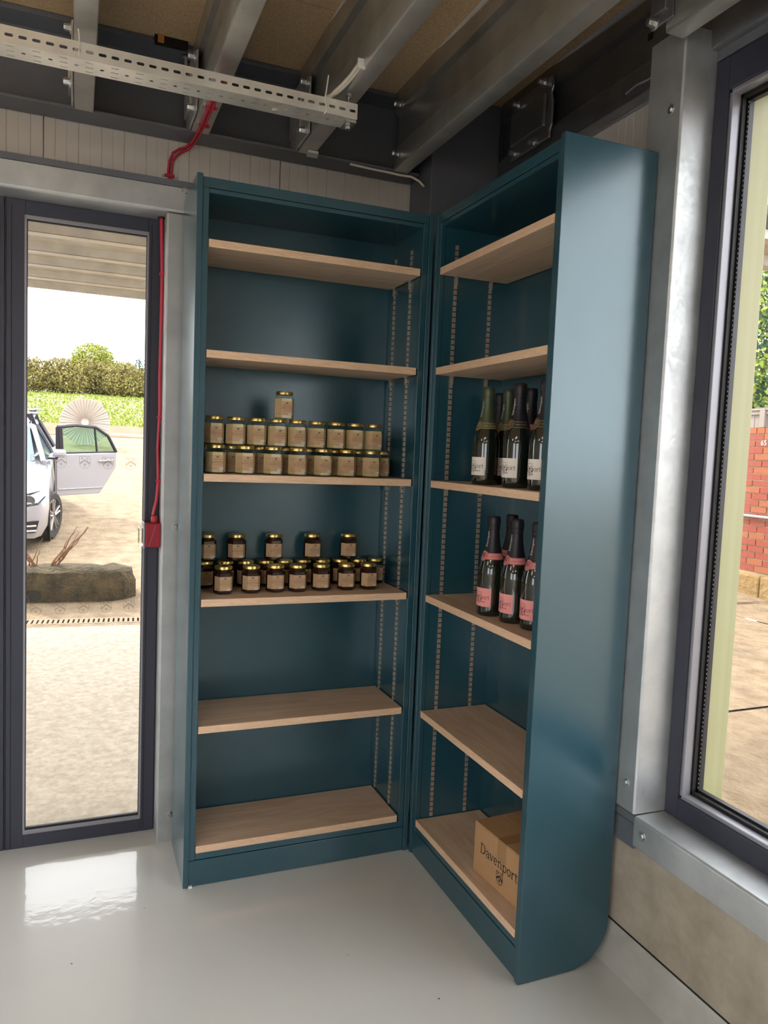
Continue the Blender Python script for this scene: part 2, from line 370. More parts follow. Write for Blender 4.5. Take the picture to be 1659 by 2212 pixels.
GL = {
 'D': (.86, [([(.14, 0), (.14, 1)], .11), ([(0, .975), (.34, .975)]+arc(.34, .5, .38, .475, 90, -90, 16)+[(0, .025)], .07), (arc(.34, .5, .40, .45, 60, -60, 10), .11)]),
 'a': (.60, [(arc(.27, .47, .19, .17, 165, 0, 10)+[(.46, .10), (.50, .03), (.60, .03)], .085), (arc(.25, .19, .19, .17, 70, 400, 16), .07), ([(.46, .4), (.3, .38)], .06)]),
 'v': (.60, [([(.05, .63), (.29, .02)], .10), ([(.29, .02), (.52, .63)], .06), ([(-.04, .635), (.18, .635)], .05), ([(.41, .635), (.62, .635)], .05)]),
 'e': (.58, [([(.07, .36), (.50, .36)], .055), (arc(.28, .325, .22, .31, 8, 315, 20), .085)]),
 'n': (.70, [([(.14, 0), (.14, .64)], .10), ([(0, .025), (.28, .025)], .05), ([(0, .615), (.14, .615)], .05), ([(.14, .42)]+arc(.34, .44, .19, .19, 150, 0, 10)+[(.53, 0)], .085), ([(.40, .025), (.67, .025)], .05)]),
 'p': (.66, [([(.14, -.30), (.14, .64)], .10), ([(0, -.28), (.28, -.28)], .05), ([(0, .615), (.14, .615)], .05), (arc(.35, .32, .22, .305, 0, 360, 22), .08)]),
 'o': (.62, [(arc(.30, .32, .24, .305, 0, 360, 24), .085)]),
 'r': (.50, [([(.14, 0), (.14, .64)], .10), ([(0, .025), (.30, .025)], .05), ([(0, .615), (.14, .615)], .05), ([(.14, .40)]+arc(.36, .42, .20, .20, 150, 60, 8), .085)]),
 't': (.42, [([(.16, .86), (.16, .14)]+arc(.28, .14, .12, .12, 180, 310, 8), .09), ([(0, .62), (.36, .62)], .055)]),
}
def word2d(txt, h):
    V, F = [], []; x = 0
    for ch in txt:
        adv, sts = GL[ch]; o = ([], [])
        for pts, w in sts: stroke2d(o, pts, w)
        k = len(V); V += [((p[0]+x)*h, p[1]*h) for p in o[0]]; F += [tuple(i+k for i in f) for f in o[1]]; x += adv+.03
    return V, F, x*h
def font2d(txt, h):
    c = bpy.data.curves.new('t', 'FONT'); c.body = txt; c.size = h; c.resolution_u = 2
    o = bpy.data.objects.new('t', c); COL.objects.link(o); bpy.context.view_layer.update()
    me = bpy.data.meshes.new_from_object(o.evaluated_get(bpy.context.evaluated_depsgraph_get()))
    V = [(v.co.x, v.co.y) for v in me.vertices]; F = [tuple(p.vertices) for p in me.polygons]
    bpy.data.objects.remove(o); bpy.data.curves.remove(c); bpy.data.meshes.remove(me)
    w = max([v[0] for v in V])-min([v[0] for v in V]); return V, F, w
def cross2d(out, cx, cy, s):
    w = s*.22
    stroke2d(out, [(cx, cy-s*.75), (cx, cy+s*.5)], w); stroke2d(out, [(cx-s*.5, cy), (cx+s*.5, cy)], w)
    for dx, dy in ((-.42, 0), (.42, 0)): stroke2d(out, [(cx+dx*s, cy-.2*s), (cx+dx*s, cy+.2*s)], w*.8)
    stroke2d(out, [(cx-.2*s, cy+.42*s), (cx+.2*s, cy+.42*s)], w*.8)
def crest2d(w, outline=.05):
    """shield with chevron and three crosslets, centred, width w"""
    out = ([], []); h = w*1.18
    sh = [(-.5, .59), (.5, .59), (.5, .02)]+[(.5*math.cos(a), .02-.61*math.sin(a)) for a in [i*PI/14 for i in range(1, 14)]]+[(-.5, .02), (-.5, .59)]
    stroke2d(out, sh, outline)
    k = len(out[0]); V, F = out
    V += [(-.48, -.02), (0, .34), (.48, -.02), (.44, -.22), (0, .13), (-.44, -.22)]
    F += [(k, k+5, k+4, k+1), (k+1, k+4, k+3, k+2)]
    cross2d(out, -.26, .40, .20); cross2d(out, .26, .40, .20); cross2d(out, 0, -.22, .30)
    return [(x*w, y*w) for x, y in V], F
def put2d(mb, V, F, fn, mi=0):
    mb.mesh([fn(p[0], p[1]) for p in V], F, mi)

# ================================================================== THE ROOM
WA, WB, DEP, HT = 0.811, 0.757, 0.302, 2.30
f = MB(); f.box(-6, .32, -7, .46, -.12, 0); fo = f.build('floor', M['floor']); fo['kind'] = 'structure'
# --- back wall, ribbed cladding sheets above and beside the glazed door
wb = struct_empty('wall_back', (0, .47, 0))
b = MB(); b.box(-6, -2.5, .50, .62, -.1, 2.9); b.box(-.75, .62, .50, .62, -.1, 2.9); b.box(-2.5, -.75, .50, .62, 2.37, 2.9)
b.build('backing_wall', M['plaster'], wb)
def clad_sheet(x0, x1, z0, z1, fn, name, parent, mat_):
    mb = MB(); pitch = .0365; n = max(1, round((x1-x0)/pitch)); p = (x1-x0)/n; prof = []
    for i in range(n):
        a = x0+i*p; d = .003 if i % 2 == 0 else .0015
        prof += [(a+.0010, 0), (a+p-.0030, 0), (a+p-.0022, d), (a+p-.0008, d)]
    prof.append((x1, 0)); k = 0
    V = [fn(q[0], q[1], z) for z in (z0, z1) for q in prof]; m = len(prof)
    mb.mesh(V, [(i, i+1, m+i+1, m+i) for i in range(m-1)])
    return mb.build(name, mat_, parent, solid=0.0008, recalc=False)
for i, (x0, x1) in enumerate(((-3.3, -2.3), (-2.298, -1.262), (-1.26, -.44), (-.438, .45))):
    clad_sheet(x0, x1, 2.36 if x1 < -.8 else (2.36 if i == 2 else 0.0), 2.86, lambda s, d, z: (s, .471+d, z), 'cladding_sheet', wb, M['clad'])
b = MB(); b.box(-.85, -.44, .472, .50, 0, 2.36); b.build('cladding_sheet', M['clad'], wb)
for px, pz in ((-.66, 2.435), (-.635, 2.435)):
    b = MB(); b.cyl((px, .4705, pz), .003, -.002, 1, 8); b.build('drill_hole', M['black'], wb)
# --- right wall
wr = struct_empty('wall_right', (.45, 0, 0))
b = MB(); b.box(.48, .62, -.83, .62, 0, 2.9); b.box(.48, .62, -7, -4.3, 0, 2.9); b.box(.48, .62, -4.3, -.83, 2.52, 2.9)
b.build('backing_wall', M['plaster'], wr)
b = MB(); b.prism([(.321, .128), (.60, .128), (.60, .394), (.321, .394)], 1, -7, -.30)
b.build('concrete_plinth', M['concrete'], wr)
b = MB(); b.prism([(.296, 0), (.32, 0.0), (.62, 0), (.62, .12), (.322, .12), (.318, .112), (.308, .05), (.300, .012)], 1, -7, -.0)
b.build('upstand', M['upstand'], wr)
b = MB(); b.box(.3235, .6, -7, -.3, .119, .1285); b.build('joint_shadow_gap', M['black'], wr)
for y0, y1 in ((-.832, -.2), (-.198, .44)):
    clad_sheet(y0, y1, .40 if y0 < -.5 else 0.0, 2.86, lambda s, d, z: (.451+d, s, z), 'cladding_sheet', wr, M['clad'])
# --- walls behind the camera (out of the picture): openings added to let sky light into the room
b = MB(); b.box(-6.15, -6, -7, .62, 0, .7); b.box(-6.15, -6, -7, .62, 2.4, 2.9)
b.box(-6.15, -6, -7, -5.4, .7, 2.4); b.box(-6.15, -6, -3.2, .62, .7, 2.4)
o = b.build('wall_left', M['plaster']); o['kind'] = 'structure'
b = MB(); b.box(-6.15, .62, -7.15, -7, 0, .12); b.box(-6.15, .62, -7.15, -7, 2.45, 2.9)
b.box(-6.15, -5.9, -7.15, -7, .12, 2.45); b.box(-3.0, .62, -7.15, -7, .12, 2.45)
o = b.build('wall_front', M['plaster']); o['kind'] = 'structure'

# --- ceiling: chipboard sheets
ce = struct_empty('ceiling', (-1.5, -2, 2.83))
xs = [-6.1, -3.66, -1.92, -.752, .46]; ys = [-7.1, -4.80, -2.46, -.06, .60]
for i in range(len(xs)-1):
    for j in range(len(ys)-1):
        y0 = ys[j]+0; y1 = ys[j+1]+0
        b = MB(); b.box(xs[i]+.001, xs[i+1]-.001, y0+.001, y1-.001, 2.84, 2.862)
        b.build('ceiling_board', M['board'], ce)
b = MB(); b.box(-6.15, .62, -7.15, .62, 2.864, 2.95); b.build('deck_above', M['plaster'], ce)

# --- galvanised lining round the door (lintel, post) and dark door frame
t1 = struct_empty('trim_1', (-1.6, .40, 2.30))
b = MB(); b.prism([(.336, 2.352), (.336, 2.275), (.339, 2.268), (.345, 2.265), (.452, 2.262), (.470, 2.262), (.470, 2.352)], 0, -2.62, -.70)
b.build('lintel_channel', M['galv_frame'], t1, bevel=.002)
b = MB(); b.box(-2.62, -.70, .334, .470, 2.3525, 2.374); b.build('top_lip', M['steel'], t1)
b = MB(); b.hexbolt((-.806, .336, 2.340), .009, -.008, 1); b.build('bolt', M['zinc'], t1)
t2 = struct_empty('trim_2', (-.78, .4, 0))
b = MB(); b.prism([(-.860, .337), (-.70, .337), (-.70, .470), (-.864, .470), (-.864, .341)], 2, 0, 2.262)
b.build('post_channel', M['galv_frame'], t2, bevel=.0015)
for z in (.10, 1.17):
    b = MB(); b.hexbolt((-.817, .337, z), .008, -.007, 1); b.build('bolt', M['zinc'], t2)
d1 = struct_empty('door_1', (-1.11, .45, 0))
FZ = 2.262
b = MB()
b.box(-.915, -.866, .44, .50, 0, FZ); b.box(-1.372, -1.313, .44, .50, 0, FZ); b.box(-1.313, -.915, .44, .50, 2.212, FZ); b.box(-1.313, -.915, .44, .50, 0, .052)
b.build('leaf_frame', M['frame'], d1, bevel=.002)
b = MB(); b.box(-.8665, -.8650, .4385, .46, .004, FZ-.002); b.box(-1.375, -1.371, .437, .46, .004, FZ); b.box(-1.356, -1.3535, .4385, .45, .004, FZ-.02); b.box(-.905, -.9035, .4385, .45, .02, FZ-.02)
b.build('frame_joint', M['gasket'], d1)
b = MB()
b.box(-1.315, -.913, .438, .452, 2.200, 2.214); b.box(-1.315, -.913, .436, .452, .050, .066); b.box(-1.3155, -1.308, .438, .452, .05, 2.21); b.box(-.9205, -.9125, .438, .452, .05, 2.21)
b.build('glazing_bead', M['bead'], d1, bevel=.002)
b = MB(); b.box(-1.309, -.919, .440, .450, 2.196, 2.2005); b.box(-1.309, -.919, .440, .450, .0655, .074); b.box(-1.3085, -1.3055, .440, .450, .07, 2.2); b.box(-.9225, -.9195, .440, .450, .07, 2.2)
b.build('glazing_gasket', M['gasket'], d1)
b = MB(); b.box(-1.3075, -.9205, .455, .459, .06, 2.205); b.build('glass_pane', M['pane'], d1)
cv, cf = crest2d(.036, .045)
for z in (1.387, .863):
    for i in range(5):
        cx = -.964-.0778*i
        b = MB(); put2d(b, cv, cf, lambda u, v: (cx+u, .4535, z+v)); b.build('etched_crest', M['etch'], d1)
d2 = struct_empty('door_2', (-1.9, .45, 0))
b = MB()
b.box(-1.44, -1.376, .44, .50, 0, FZ); b.box(-2.5, -2.42, .44, .50, 0, FZ); b.box(-2.42, -1.44, .44, .50, 2.212, FZ); b.box(-2.42, -1.44, .44, .50, 0, .052)
b.build('leaf_frame', M['frame'], d2, bevel=.002)
b = MB(); b.box(-1.392, -1.389, .4385, .45, .004, FZ-.02); b.box(-1.4045, -1.4025, .4385, .45, .004, FZ-.02); b.build('frame_joint', M['gasket'], d2)
b = MB(); b.box(-2.421, -1.439, .455, .459, .051, 2.213); b.build('glass_pane', M['pane'], d2)
b = MB(); b.box(-2.64, -2.5, .336, .5, 0, FZ); o = b.build('trim_5', M['galv_frame'], bevel=.002); o['kind'] = 'structure'

# --- right window: galvanised post, sill, dark frame, glass, flashing
t3 = struct_empty('trim_3', (.36, -.7, .4))
b = MB(); b.prism([(.303, -.70), (.303, -.824), (.307, -.829), (.436, -.834), (.449, -.834), (.449, -.70)], 2, .482, 2.60)
b.build('window_post', M['galv_frame'], t3, bevel=.002)
for z in (2.40, .56):
    b = MB(); b.hexbolt((.303, -.790, z), .008, -.006, 0); b.build('bolt', M['zinc'], t3)
t4 = struct_empty('trim_4', (.36, -2.4, .4))
b = MB(); b.prism([(.303, .396), (.303, .476), (.308, .4815), (.437, .4815), (.449, .4815), (.449, .396)], 1, -4.6, -.832)
b.build('sill_channel', M['galv_frame'], t4, bevel=.0015)
b = MB(); b.hexbolt((.303, -.868, .440), .009, -.007, 0); b.build('bolt', M['zinc'], t4)
b = MB(); b.box(.306, .449, -.831, -.71, .385, .455); b.box(.304, .449, -.831, -.70, .458, .4805); b.build('end_packer', M['galv_dark'], t4)
w1 = struct_empty('window_1', (.45, -2.5, .48))
b = MB()
b.box(.407, .485, -.880, -.8345, .482, 2.52); b.box(.407, .485, -4.3, -4.24, .482, 2.52)
b.box(.407, .485, -4.24, -.880, 2.436, 2.52); b.box(.407, .485, -4.24, -.880, .482, .540)
b.build('window_frame', M['frame'], w1, bevel=.002)
b = MB()
b.box(.413, .443, -.890, -.8795, .540, 2.436); b.box(.413, .443, -4.24, -.8795, 2.425, 2.4365); b.box(.413, .443, -4.24, -.8795, .5395, .551)
b.build('glazing_bead', M['bead'], w1, bevel=.002)
b = MB()
b.box(.443, .4545, -.896, -.879, .548, 2.428); b.box(.443, .4545, -4.24, -.879, 2.416, 2.43); b.box(.443, .4545, -4.24, -.879, .545, .560)
b.build('glazing_gasket', M['gasket'], w1)
b = MB()
b.box(.459, .475, -.903, -.879, .548, 2.43); b.box(.459, .475, -4.24, -.879, 2.410, 2.43); b.box(.459, .475, -4.24, -.879, .545, .566)
b.build('glazing_spacer', M['spacer'], w1)
b = MB(); b.box(.455, .4575, -4.24, -.88, .545, 2.43); b.build('glass_pane', M['pane'], w1)
b = MB(); b.box(.4765, .479, -4.24, -.88, .545, 2.43); b.build('glass_pane', M['pane'], w1)
b = MB()
for i in range(150):
    z = .57+i*.0124; b.box(.4584, .4589, -.9015, -.8995, z, z+.004)
b.build('spacer_perforation', M['whitepaint'], w1, kind='stuff')
b = MB()
b.box(.485, .580, -.875, -.835, .48, 2.50); b.box(.485, .580, -4.3, -.875, 2.46, 2.50); b.box(.485, .580, -4.3, -.875, .47, .505); b.box(.485, .58, -4.3, -4.26, .48, 2.5)
b.build('outer_flashing', M['olive'], w1, bevel=.003)
b = MB(); b.box(.407, .449, -4.4, -.8345, 2.524, 2.83); b.build('head_panel', M['steel'], w1)
b = MB(); b.box(.385, .4065, -4.4, -.94, 2.62, 2.83); b.build('head_panel', M['steel'], w1)

# ================================================================== STEELWORK UNDER THE CEILING
bm_ = thing('steel_beam', 'dark painted steel beam spanning above the glass door and back cladding', 'beam', (-1.5, .41, 2.56))
b = MB(); b.prism([(.352, 2.552), (.352, 2.561), (.444, 2.566), (.444, 2.818), (.352, 2.823), (.352, 2.8385), (.464, 2.8385), (.464, 2.552)], 0, -6, .09)
b.build('beam_section', M['steel'], bm_, bevel=.002)
for x in (-.81, -.80):
    pass
b = MB(); b.hexbolt((-.805, .395, 2.815), .010, -.03, 2); b.build('bolt', M['zinc'], bm_)
pk = thing('timber_packer', 'small tan timber packer in a dark gap at the top of the beam', 'packer', (-.87, .30, 2.80))
b = MB(); b.box(-.905, -.885, .325, .351, 2.815, 2.8395); b.build('wood_block', M['timber'], pk)
b = MB(); b.box(-.915, -.805, .333, .351, 2.813, 2.8395); b.build('gap_shade', M['black'], pk)  # black box standing in for the shade inside the gap

JZ0, JZ1 = 2.551, 2.839
def joist(xl, y0, y1, label, bolts=True, cleat=True, m='galv'):
    t = thing('steel_joist', label, 'joist', (xl+.03, y1, JZ0), 'galvanised joists under the ceiling boards')
    H = JZ1-JZ0
    prof = [(.057, H-.016), (.058, H), (0, H), (0, H-.075), (.014, H-.092), (.014, .092), (0, .075), (0, .004), (.003, 0), (.056, 0), (.058, .003), (.058, .018)]
    b = MB(); b.strip([(xl+x, JZ0+z) for x, z in prof], 1, y0, y1)
    b.build('joist_section', M[m], t, solid=.0022, smooth=28)
    if cleat:
        b = MB(); xa = xl-.010
        b.prism([(y1-.16, JZ0+.008), (y1+.085, JZ0+.008), (y1+.085, JZ0+.235), (y1-.06, JZ0+.235), (y1-.16, JZ0+.20)], 0, xa, xl-.003)
        b.prism([(y1-.07, JZ0+.06), (y1+.07, JZ0+.06), (y1+.07, JZ0+.17), (y1-.07, JZ0+.17)], 0, xa-.010, xa)
        b.build('cleat_plate', M['galv'], t, bevel=.005)
        for z in (.032, .195):
            b = MB(); b.hexbolt((xl-.0105, y1-.115, JZ0+z), .011, -.022, 0); b.build('bolt', M['zinc'], t)
    if bolts:
        for z in (.045, .20):
            b = MB(); b.hexbolt((xl+.016, y1-.05, JZ0+z), .010, .035, 0); b.build('bolt', M['zinc'], t)
    return t
joist(-1.163, -6.9, .346, 'bright galvanised joist at far left, crossing above the perforated tray')
joist(-.785, -6.9, .346, 'galvanised joist above the red cables, second from the left')
joist(-.402, -6.9, .346, 'galvanised joist carrying the hanging rod of the tray end')
j4 = joist(-.022, -6.9, .346, 'galvanised joist with stained face running past the dark corner column', cleat=False)
for z in (.045, .225):
    b = MB(); b.hexbolt((-.0225, .30, JZ0+z), .010, -.030, 0); b.build('bolt', M['zinc'], j4)
b5 = joist(.225, -6.9, -.842, 'short bright galvanised joist ending in front of the window post', bolts=False, cleat=False)
b = MB(); b.box(.218, .223, -.87, -.79, 2.575, 2.74); b.prism([(-.855, 2.60), (-.80, 2.60), (-.80, 2.70), (-.855, 2.70)], 0, .206, .219)
b.build('cleat_plate', M['galv_dark'], b5, bevel=.006)
for z in (2.585, 2.72):
    b = MB(); b.hexbolt((.217, -.81, z), .010, -.025, 0); b.build('bolt', M['zinc'], b5)
cl = thing('steel_column', 'dark painted steel column standing in the corner behind both bookcases', 'column', (.24, .36, 0))
b = MB(); b.box(.098, .39, .262, .463, 0, 2.838); b.build('column_section', M['steel'], cl, bevel=.004)
rb = thing('side_rail', 'dull grey grooved steel rail on the right wall above the right bookcase', 'rail', (.41, -1, 2.55))
b = MB(); b.strip([(.444, 2.838), (.386, 2.838), (.386, 2.77), (.400, 2.752), (.400, 2.640), (.386, 2.622), (.386, 2.555), (.389, 2.552), (.446, 2.552)], 1, -5.0, .255)
b.build('rail_section', M['galv_dark'], rb, solid=.002, smooth=28)
b = MB(); b.box(.3975, .399, -.585, -.565, 2.70, 2.72); b.build('square_hole', M['black'], rb)
b = MB(); b.tube([(.384, -.50, 2.575), (.382, -.55, 2.580), (.383, -.60, 2.574), (.382, -.66, 2.58), (.384, -.72, 2.577)], .004, 6); b.build('drip_of_sealant', M['zinc'], rb)
rc = thing('rail_bracket', 'embossed steel bracket bolted to the wall rail beside the corner column', 'bracket', (.37, .02, 2.56))
b = MB(); b.prism([(.150, 2.585), (.150, 2.80), (-.110, 2.80), (-.118, 2.76), (-.108, 2.74), (-.118, 2.71), (-.118, 2.63), (-.108, 2.61), (-.11, 2.585)], 0, .372, .3845)
b.prism([(.135, 2.63), (.135, 2.745), (-.09, 2.745), (-.09, 2.63)], 0, .358, .372)
b.build('bracket_plate', M['galv_dark'], rc, bevel=.008, recalc=True)
for y, z in ((.10, 2.775), (-.07, 2.785), (.11, 2.603), (-.02, 2.598)):
    b = MB(); b.hexbolt((.371, y, z), .010, -.028, 0); b.build('bolt', M['zinc'], rc)

# ------------------------------------------------------------------ perforated cable tray
tr = thing('cable_tray', 'long perforated steel cable tray hanging under the joists', 'tray', (-1.4, -.15, 2.46))
def holed(mb, P, w, h, hw, hh, rr=.45, n=12):
    """cell w x h (centre 0) with a rounded slot hw x hh, mapped by P(u,v)"""
    hole = []; rc_ = rr*min(hw, hh)
    for k in range(n):
        a = 2*PI*(k+.5)/n; c, s_ = math.cos(a), math.sin(a)
        hole.append((math.copysign(hw/2-rc_, c)+rc_*c, math.copysign(hh/2-rc_, s_)+rc_*s_))
    outer = []
    for k in range(n):
        a = 2*PI*(k+.5)/n; c, s_ = math.cos(a), math.sin(a); q = max(abs(c), abs(s_))
        outer.append((c/q*w/2, s_/q*h/2))
    # snap the nearest outer points to the four corners
    for sx in (-1, 1):
        for sy in (-1, 1):
            k = min(range(n), key=lambda i: (outer[i][0]-sx*w/2)**2+(outer[i][1]-sy*h/2)**2); outer[k] = (sx*w/2, sy*h/2)
    V = [P(*p) for p in hole]+[P(*p) for p in outer]
    mb.mesh(V, [(k, (k+1) % n, n+(k+1) % n, n+k) for k in range(n)])
TX1, TY0, TY1, TZ = -.372, -.208, -.128, 2.463
b = MB(); pit = .064; nx = 26
for i in range(nx):
    xc = TX1-.016-pit*i
    for q in (0, 1):
        xx = xc-q*.032
        holed(b, lambda u, v: (xx+u, TY0, TZ+.0205+v), .032, .041, .020, .0085, .5)
        holed(b, lambda u, v: (xx+u, TY1, TZ+.0205+v), .032, .041, .020, .0085, .5)
    holed(b, lambda u, v: (xc+u, (TY0+TY1)/2+v, TZ), .032, TY1-TY0, .0105, .0105, .4)
    for k in (-1, 0, 1):
        holed(b, lambda u, v: (xc-.032+u, (TY0+TY1)/2+k*(TY1-TY0)/3+v, TZ), .032, (TY1-TY0)/3, .020, .0042, .5)
xa = TX1-pit*nx
b.build('tray_section', M['tray'], tr, solid=.0014, smooth=None)
b = MB(); b.box(xa, TX1, TY0-.0012, TY0+.008, TZ+.0405, TZ+.0425); b.box(xa, TX1, TY1-.008, TY1+.0012, TZ+.0405, TZ+.0425); b.build('return_lip', M['tray'], tr)
hr = thing('threaded_rod', 'short threaded rod with nuts holding the end of the cable tray', 'rod', (-.385, -.165, 2.45))
b = MB(); b.cyl((-.3875, -.168, 2.445), .004, .105, 2, 8); b.build('rod_shaft', M['zinc'], hr)
for z, r in ((2.444, .008), (2.536, .009), (2.4665, .008)):
    b = MB(); b.lathe([(0, 0), (r, 0), (r, .008), (0, .008)], 6, (-.3875, -.168, z)); b.build('nut', M['zinc'], hr)
b = MB(); b.box(-.405, -.372, -.20, -.14, 2.4535, 2.4605); b.build('support_plate', M['zinc'], hr)
b = MB(); b.lathe([(0, 0), (.013, 0), (.013, .0015), (0, .0015)], 14, (-.3875, -.168, 2.5445)); b.build('washer', M['zinc'], hr)
def tie(label, pts, loop):
    t = thing('cable_tie', label, 'cable tie', pts[0])
    b = MB(); b.tube(pts, .0022, 6); b.build('tail', M['tie'], t)
    b = MB(); b.tube(loop, .002, 6); b.build('strap', M['tie'], t)
tie('white cable tie sticking up from the tray, left end in view', [(-1.150, -.2115, 2.492), (-1.150, -.213, 2.515), (-1.152, -.214, 2.534)],
    [(-1.150, -.206, 2.50), (-1.150, -.2115, 2.492), (-1.1505, -.2115, 2.48), (-1.150, -.2095, 2.47)])
tie('long white cable tie upright on the tray beside the white cables', [(-.475, -.2115, 2.505), (-.472, -.213, 2.53), (-.468, -.214, 2.566)],
    [(-.475, -.2115, 2.505), (-.472, -.2125, 2.485), (-.470, -.212, 2.466), (-.475, -.205, 2.459)])
# ------------------------------------------------------------------ cables
wc = thing('white_cable_bundle', 'bundle of white cables rising from the tray end to a joist', 'cable', (-.44, -.16, 2.47))
for k in range(4):
    dx, dy = .008*(k % 2)-.004, .009*(k//2)
    b = MB(); b.tube([(-.62, -.16+dy, 2.470+dx), (-.54, -.165+dy, 2.478+dx), (-.485, -.17+dy, 2.502+dx), (-.455, -.175+dy, 2.520+dx), (-.434+dx, -.185+dy, 2.538), (-.420+dx, -.21+dy, 2.550), (-.412+dx, -.26+dy, 2.556), (-.411+dx, -.335+dy, 2.558)], .0058, 8)
    b.build('cable', M['whitecable'], wc, smooth=60)
b = MB(); b.box(-.420, -.398, -.338, -.330, 2.545, 2.572); b.build('cable_clip', M['tie'], wc)
wk = tag(MB().tube([(-.20, .35, 2.545), (-.10, .345, 2.540), (-.05, .34, 2.538), (.0, .335, 2.534), (.04, .32, 2.53), (.065, .30, 2.512), (.08, .285, 2.49)], .0045, 8).build('loose_white_cable', M['whitecable'], smooth=60), 'loose white cable drooping under the beam next to the corner column', 'cable')
tag(MB().prism([(-.378, .30), (-.34, .30), (-.33, .345), (-.372, .345)], 2, 2.540, 2.5485).build('white_offcut', M['tie']), 'small white offcut lying at the foot of the tray-end joist', 'offcut')
rcb = thing('red_fire_cable', 'pair of red cables running down a joist and over the cladding', 'cable', (-.80, .3, 2.5))
for k in (0, 1):
    e = .0105*k
    pth = [(-.770+e, -.170, 2.475), (-.768+e, -.150, 2.50), (-.765+e, -.105, 2.535), (-.763+e, -.05, 2.5455), (-.762+e, .10, 2.5465), (-.764+e, .25, 2.5465), (-.768+e, .33, 2.5445), (-.772+e, .40, 2.5435), (-.778+e, .44, 2.543), (-.790+e*.7, .458, 2.536-e*.6), (-.812+e*.6, .464, 2.527-e), (-.834+e, .464, 2.510-e), (-.846+e, .464, 2.480), (-.850+e, .464, 2.44), (-.848+e, .464, 2.38)]
    b = MB(); b.tube(pth, .0045, 8); b.build('cable', M['redcable'], rcb, smooth=60)
for y in (.12, .27):
    b = MB(); b.box(-.772, -.7385, y-.004, y+.004, 2.5415, 2.5505); b.build('cable_clip', M['redcable'], rcb)
    for x in (-.7755, -.7365):
        b = MB(); b.cyl((x, y, 2.5500), .0042, -.006, 2, 8); b.build('clip_screw', M['zinc'], rcb)
b = MB(); b.box(-.862, -.828, .4575, .470, 2.424, 2.432); b.build('cable_clip', M['redcable'], rcb)
for x in (-.866, -.825):
    b = MB(); b.cyl((x, .470, 2.428), .006, -.006, 1, 10); b.build('clip_screw', M['zinc'], rcb)
rc2 = thing('red_alarm_cable', 'pair of red cables dropping down the door post to the red box', 'cable', (-.875, .42, 2.26))
for k in (0, 1):
    e = .006*k
    xs_ = [(2.262, 0, 0), (2.20, .002, 0), (2.08, .006, 0), (1.95, .006, -.001), (1.70, .004, 0), (1.58, .006, 0), (1.45, .002-.002*k, -.002), (1.33, .005, 0), (1.26, .000, .0), (1.205, -.012, 0)]
    b = MB(); b.tube([(-.8775+dx+e*.35, .412-e*.9, z) for z, dx, _ in xs_], .0042, 8); b.build('cable', M['redcable'], rc2, smooth=60)
b = MB(); b.lathe([(0, 0), (.012, 0), (.012, .004), (0, .004)], 12, (-.876, .410, 2.2575)); b.build('grommet', M['gasket'], rc2)
for z in (2.065, 1.56, 1.33):
    b = MB(); b.box(-.8795, -.8645, .398, .420, z-.004, z+.004); b.build('cable_clip', M['redcable'], rc2)
rbx = thing('fire_alarm_call_point', 'red fire alarm call point with clear cover on the door post', 'alarm', (-.89, .40, 1.09))
b = MB(); b.box(-.9165, -.8645, .366, .452, 1.092, 1.178); b.build('housing', M['red'], rbx, bevel=.003)
b = MB(); b.prism([(.366, 1.086), (.454, 1.086), (.454, 1.182), (.366, 1.182)], 0, -.923, -.917); b.build('front_plate', M['bead'], rbx, bevel=.002)
b = MB(); b.box(-.936, -.9235, .372, .448, 1.096, 1.160); b.build('clear_cover', M['pane'], rbx, bevel=.003)
b = MB()
for i in range(10):
    t = i/10; t2_ = (i+1)/10
    p = lambda s: (-.905+.03*(s**1.6)*-.2+.028*(s), 1.095+.075*s)
    x0, z0 = p(t); x1, z1 = p(t2_); b.mesh([(x0-.0008, .3655, z0), (x1-.0008, .3655, z1), (x1+.0008, .3655, z1), (x0+.0008, .3655, z0)], [(0, 1, 2, 3)])
b.build('cover_edge_line', M['bead'], rbx)
b = MB(); b.lathe([(0, 0), (.0125, 0), (.0125, .018), (.010, .024), (0, .024)], 12, (-.882, .41, 1.1785)); b.build('cable_gland', M['redcable'], rbx, smooth=40)

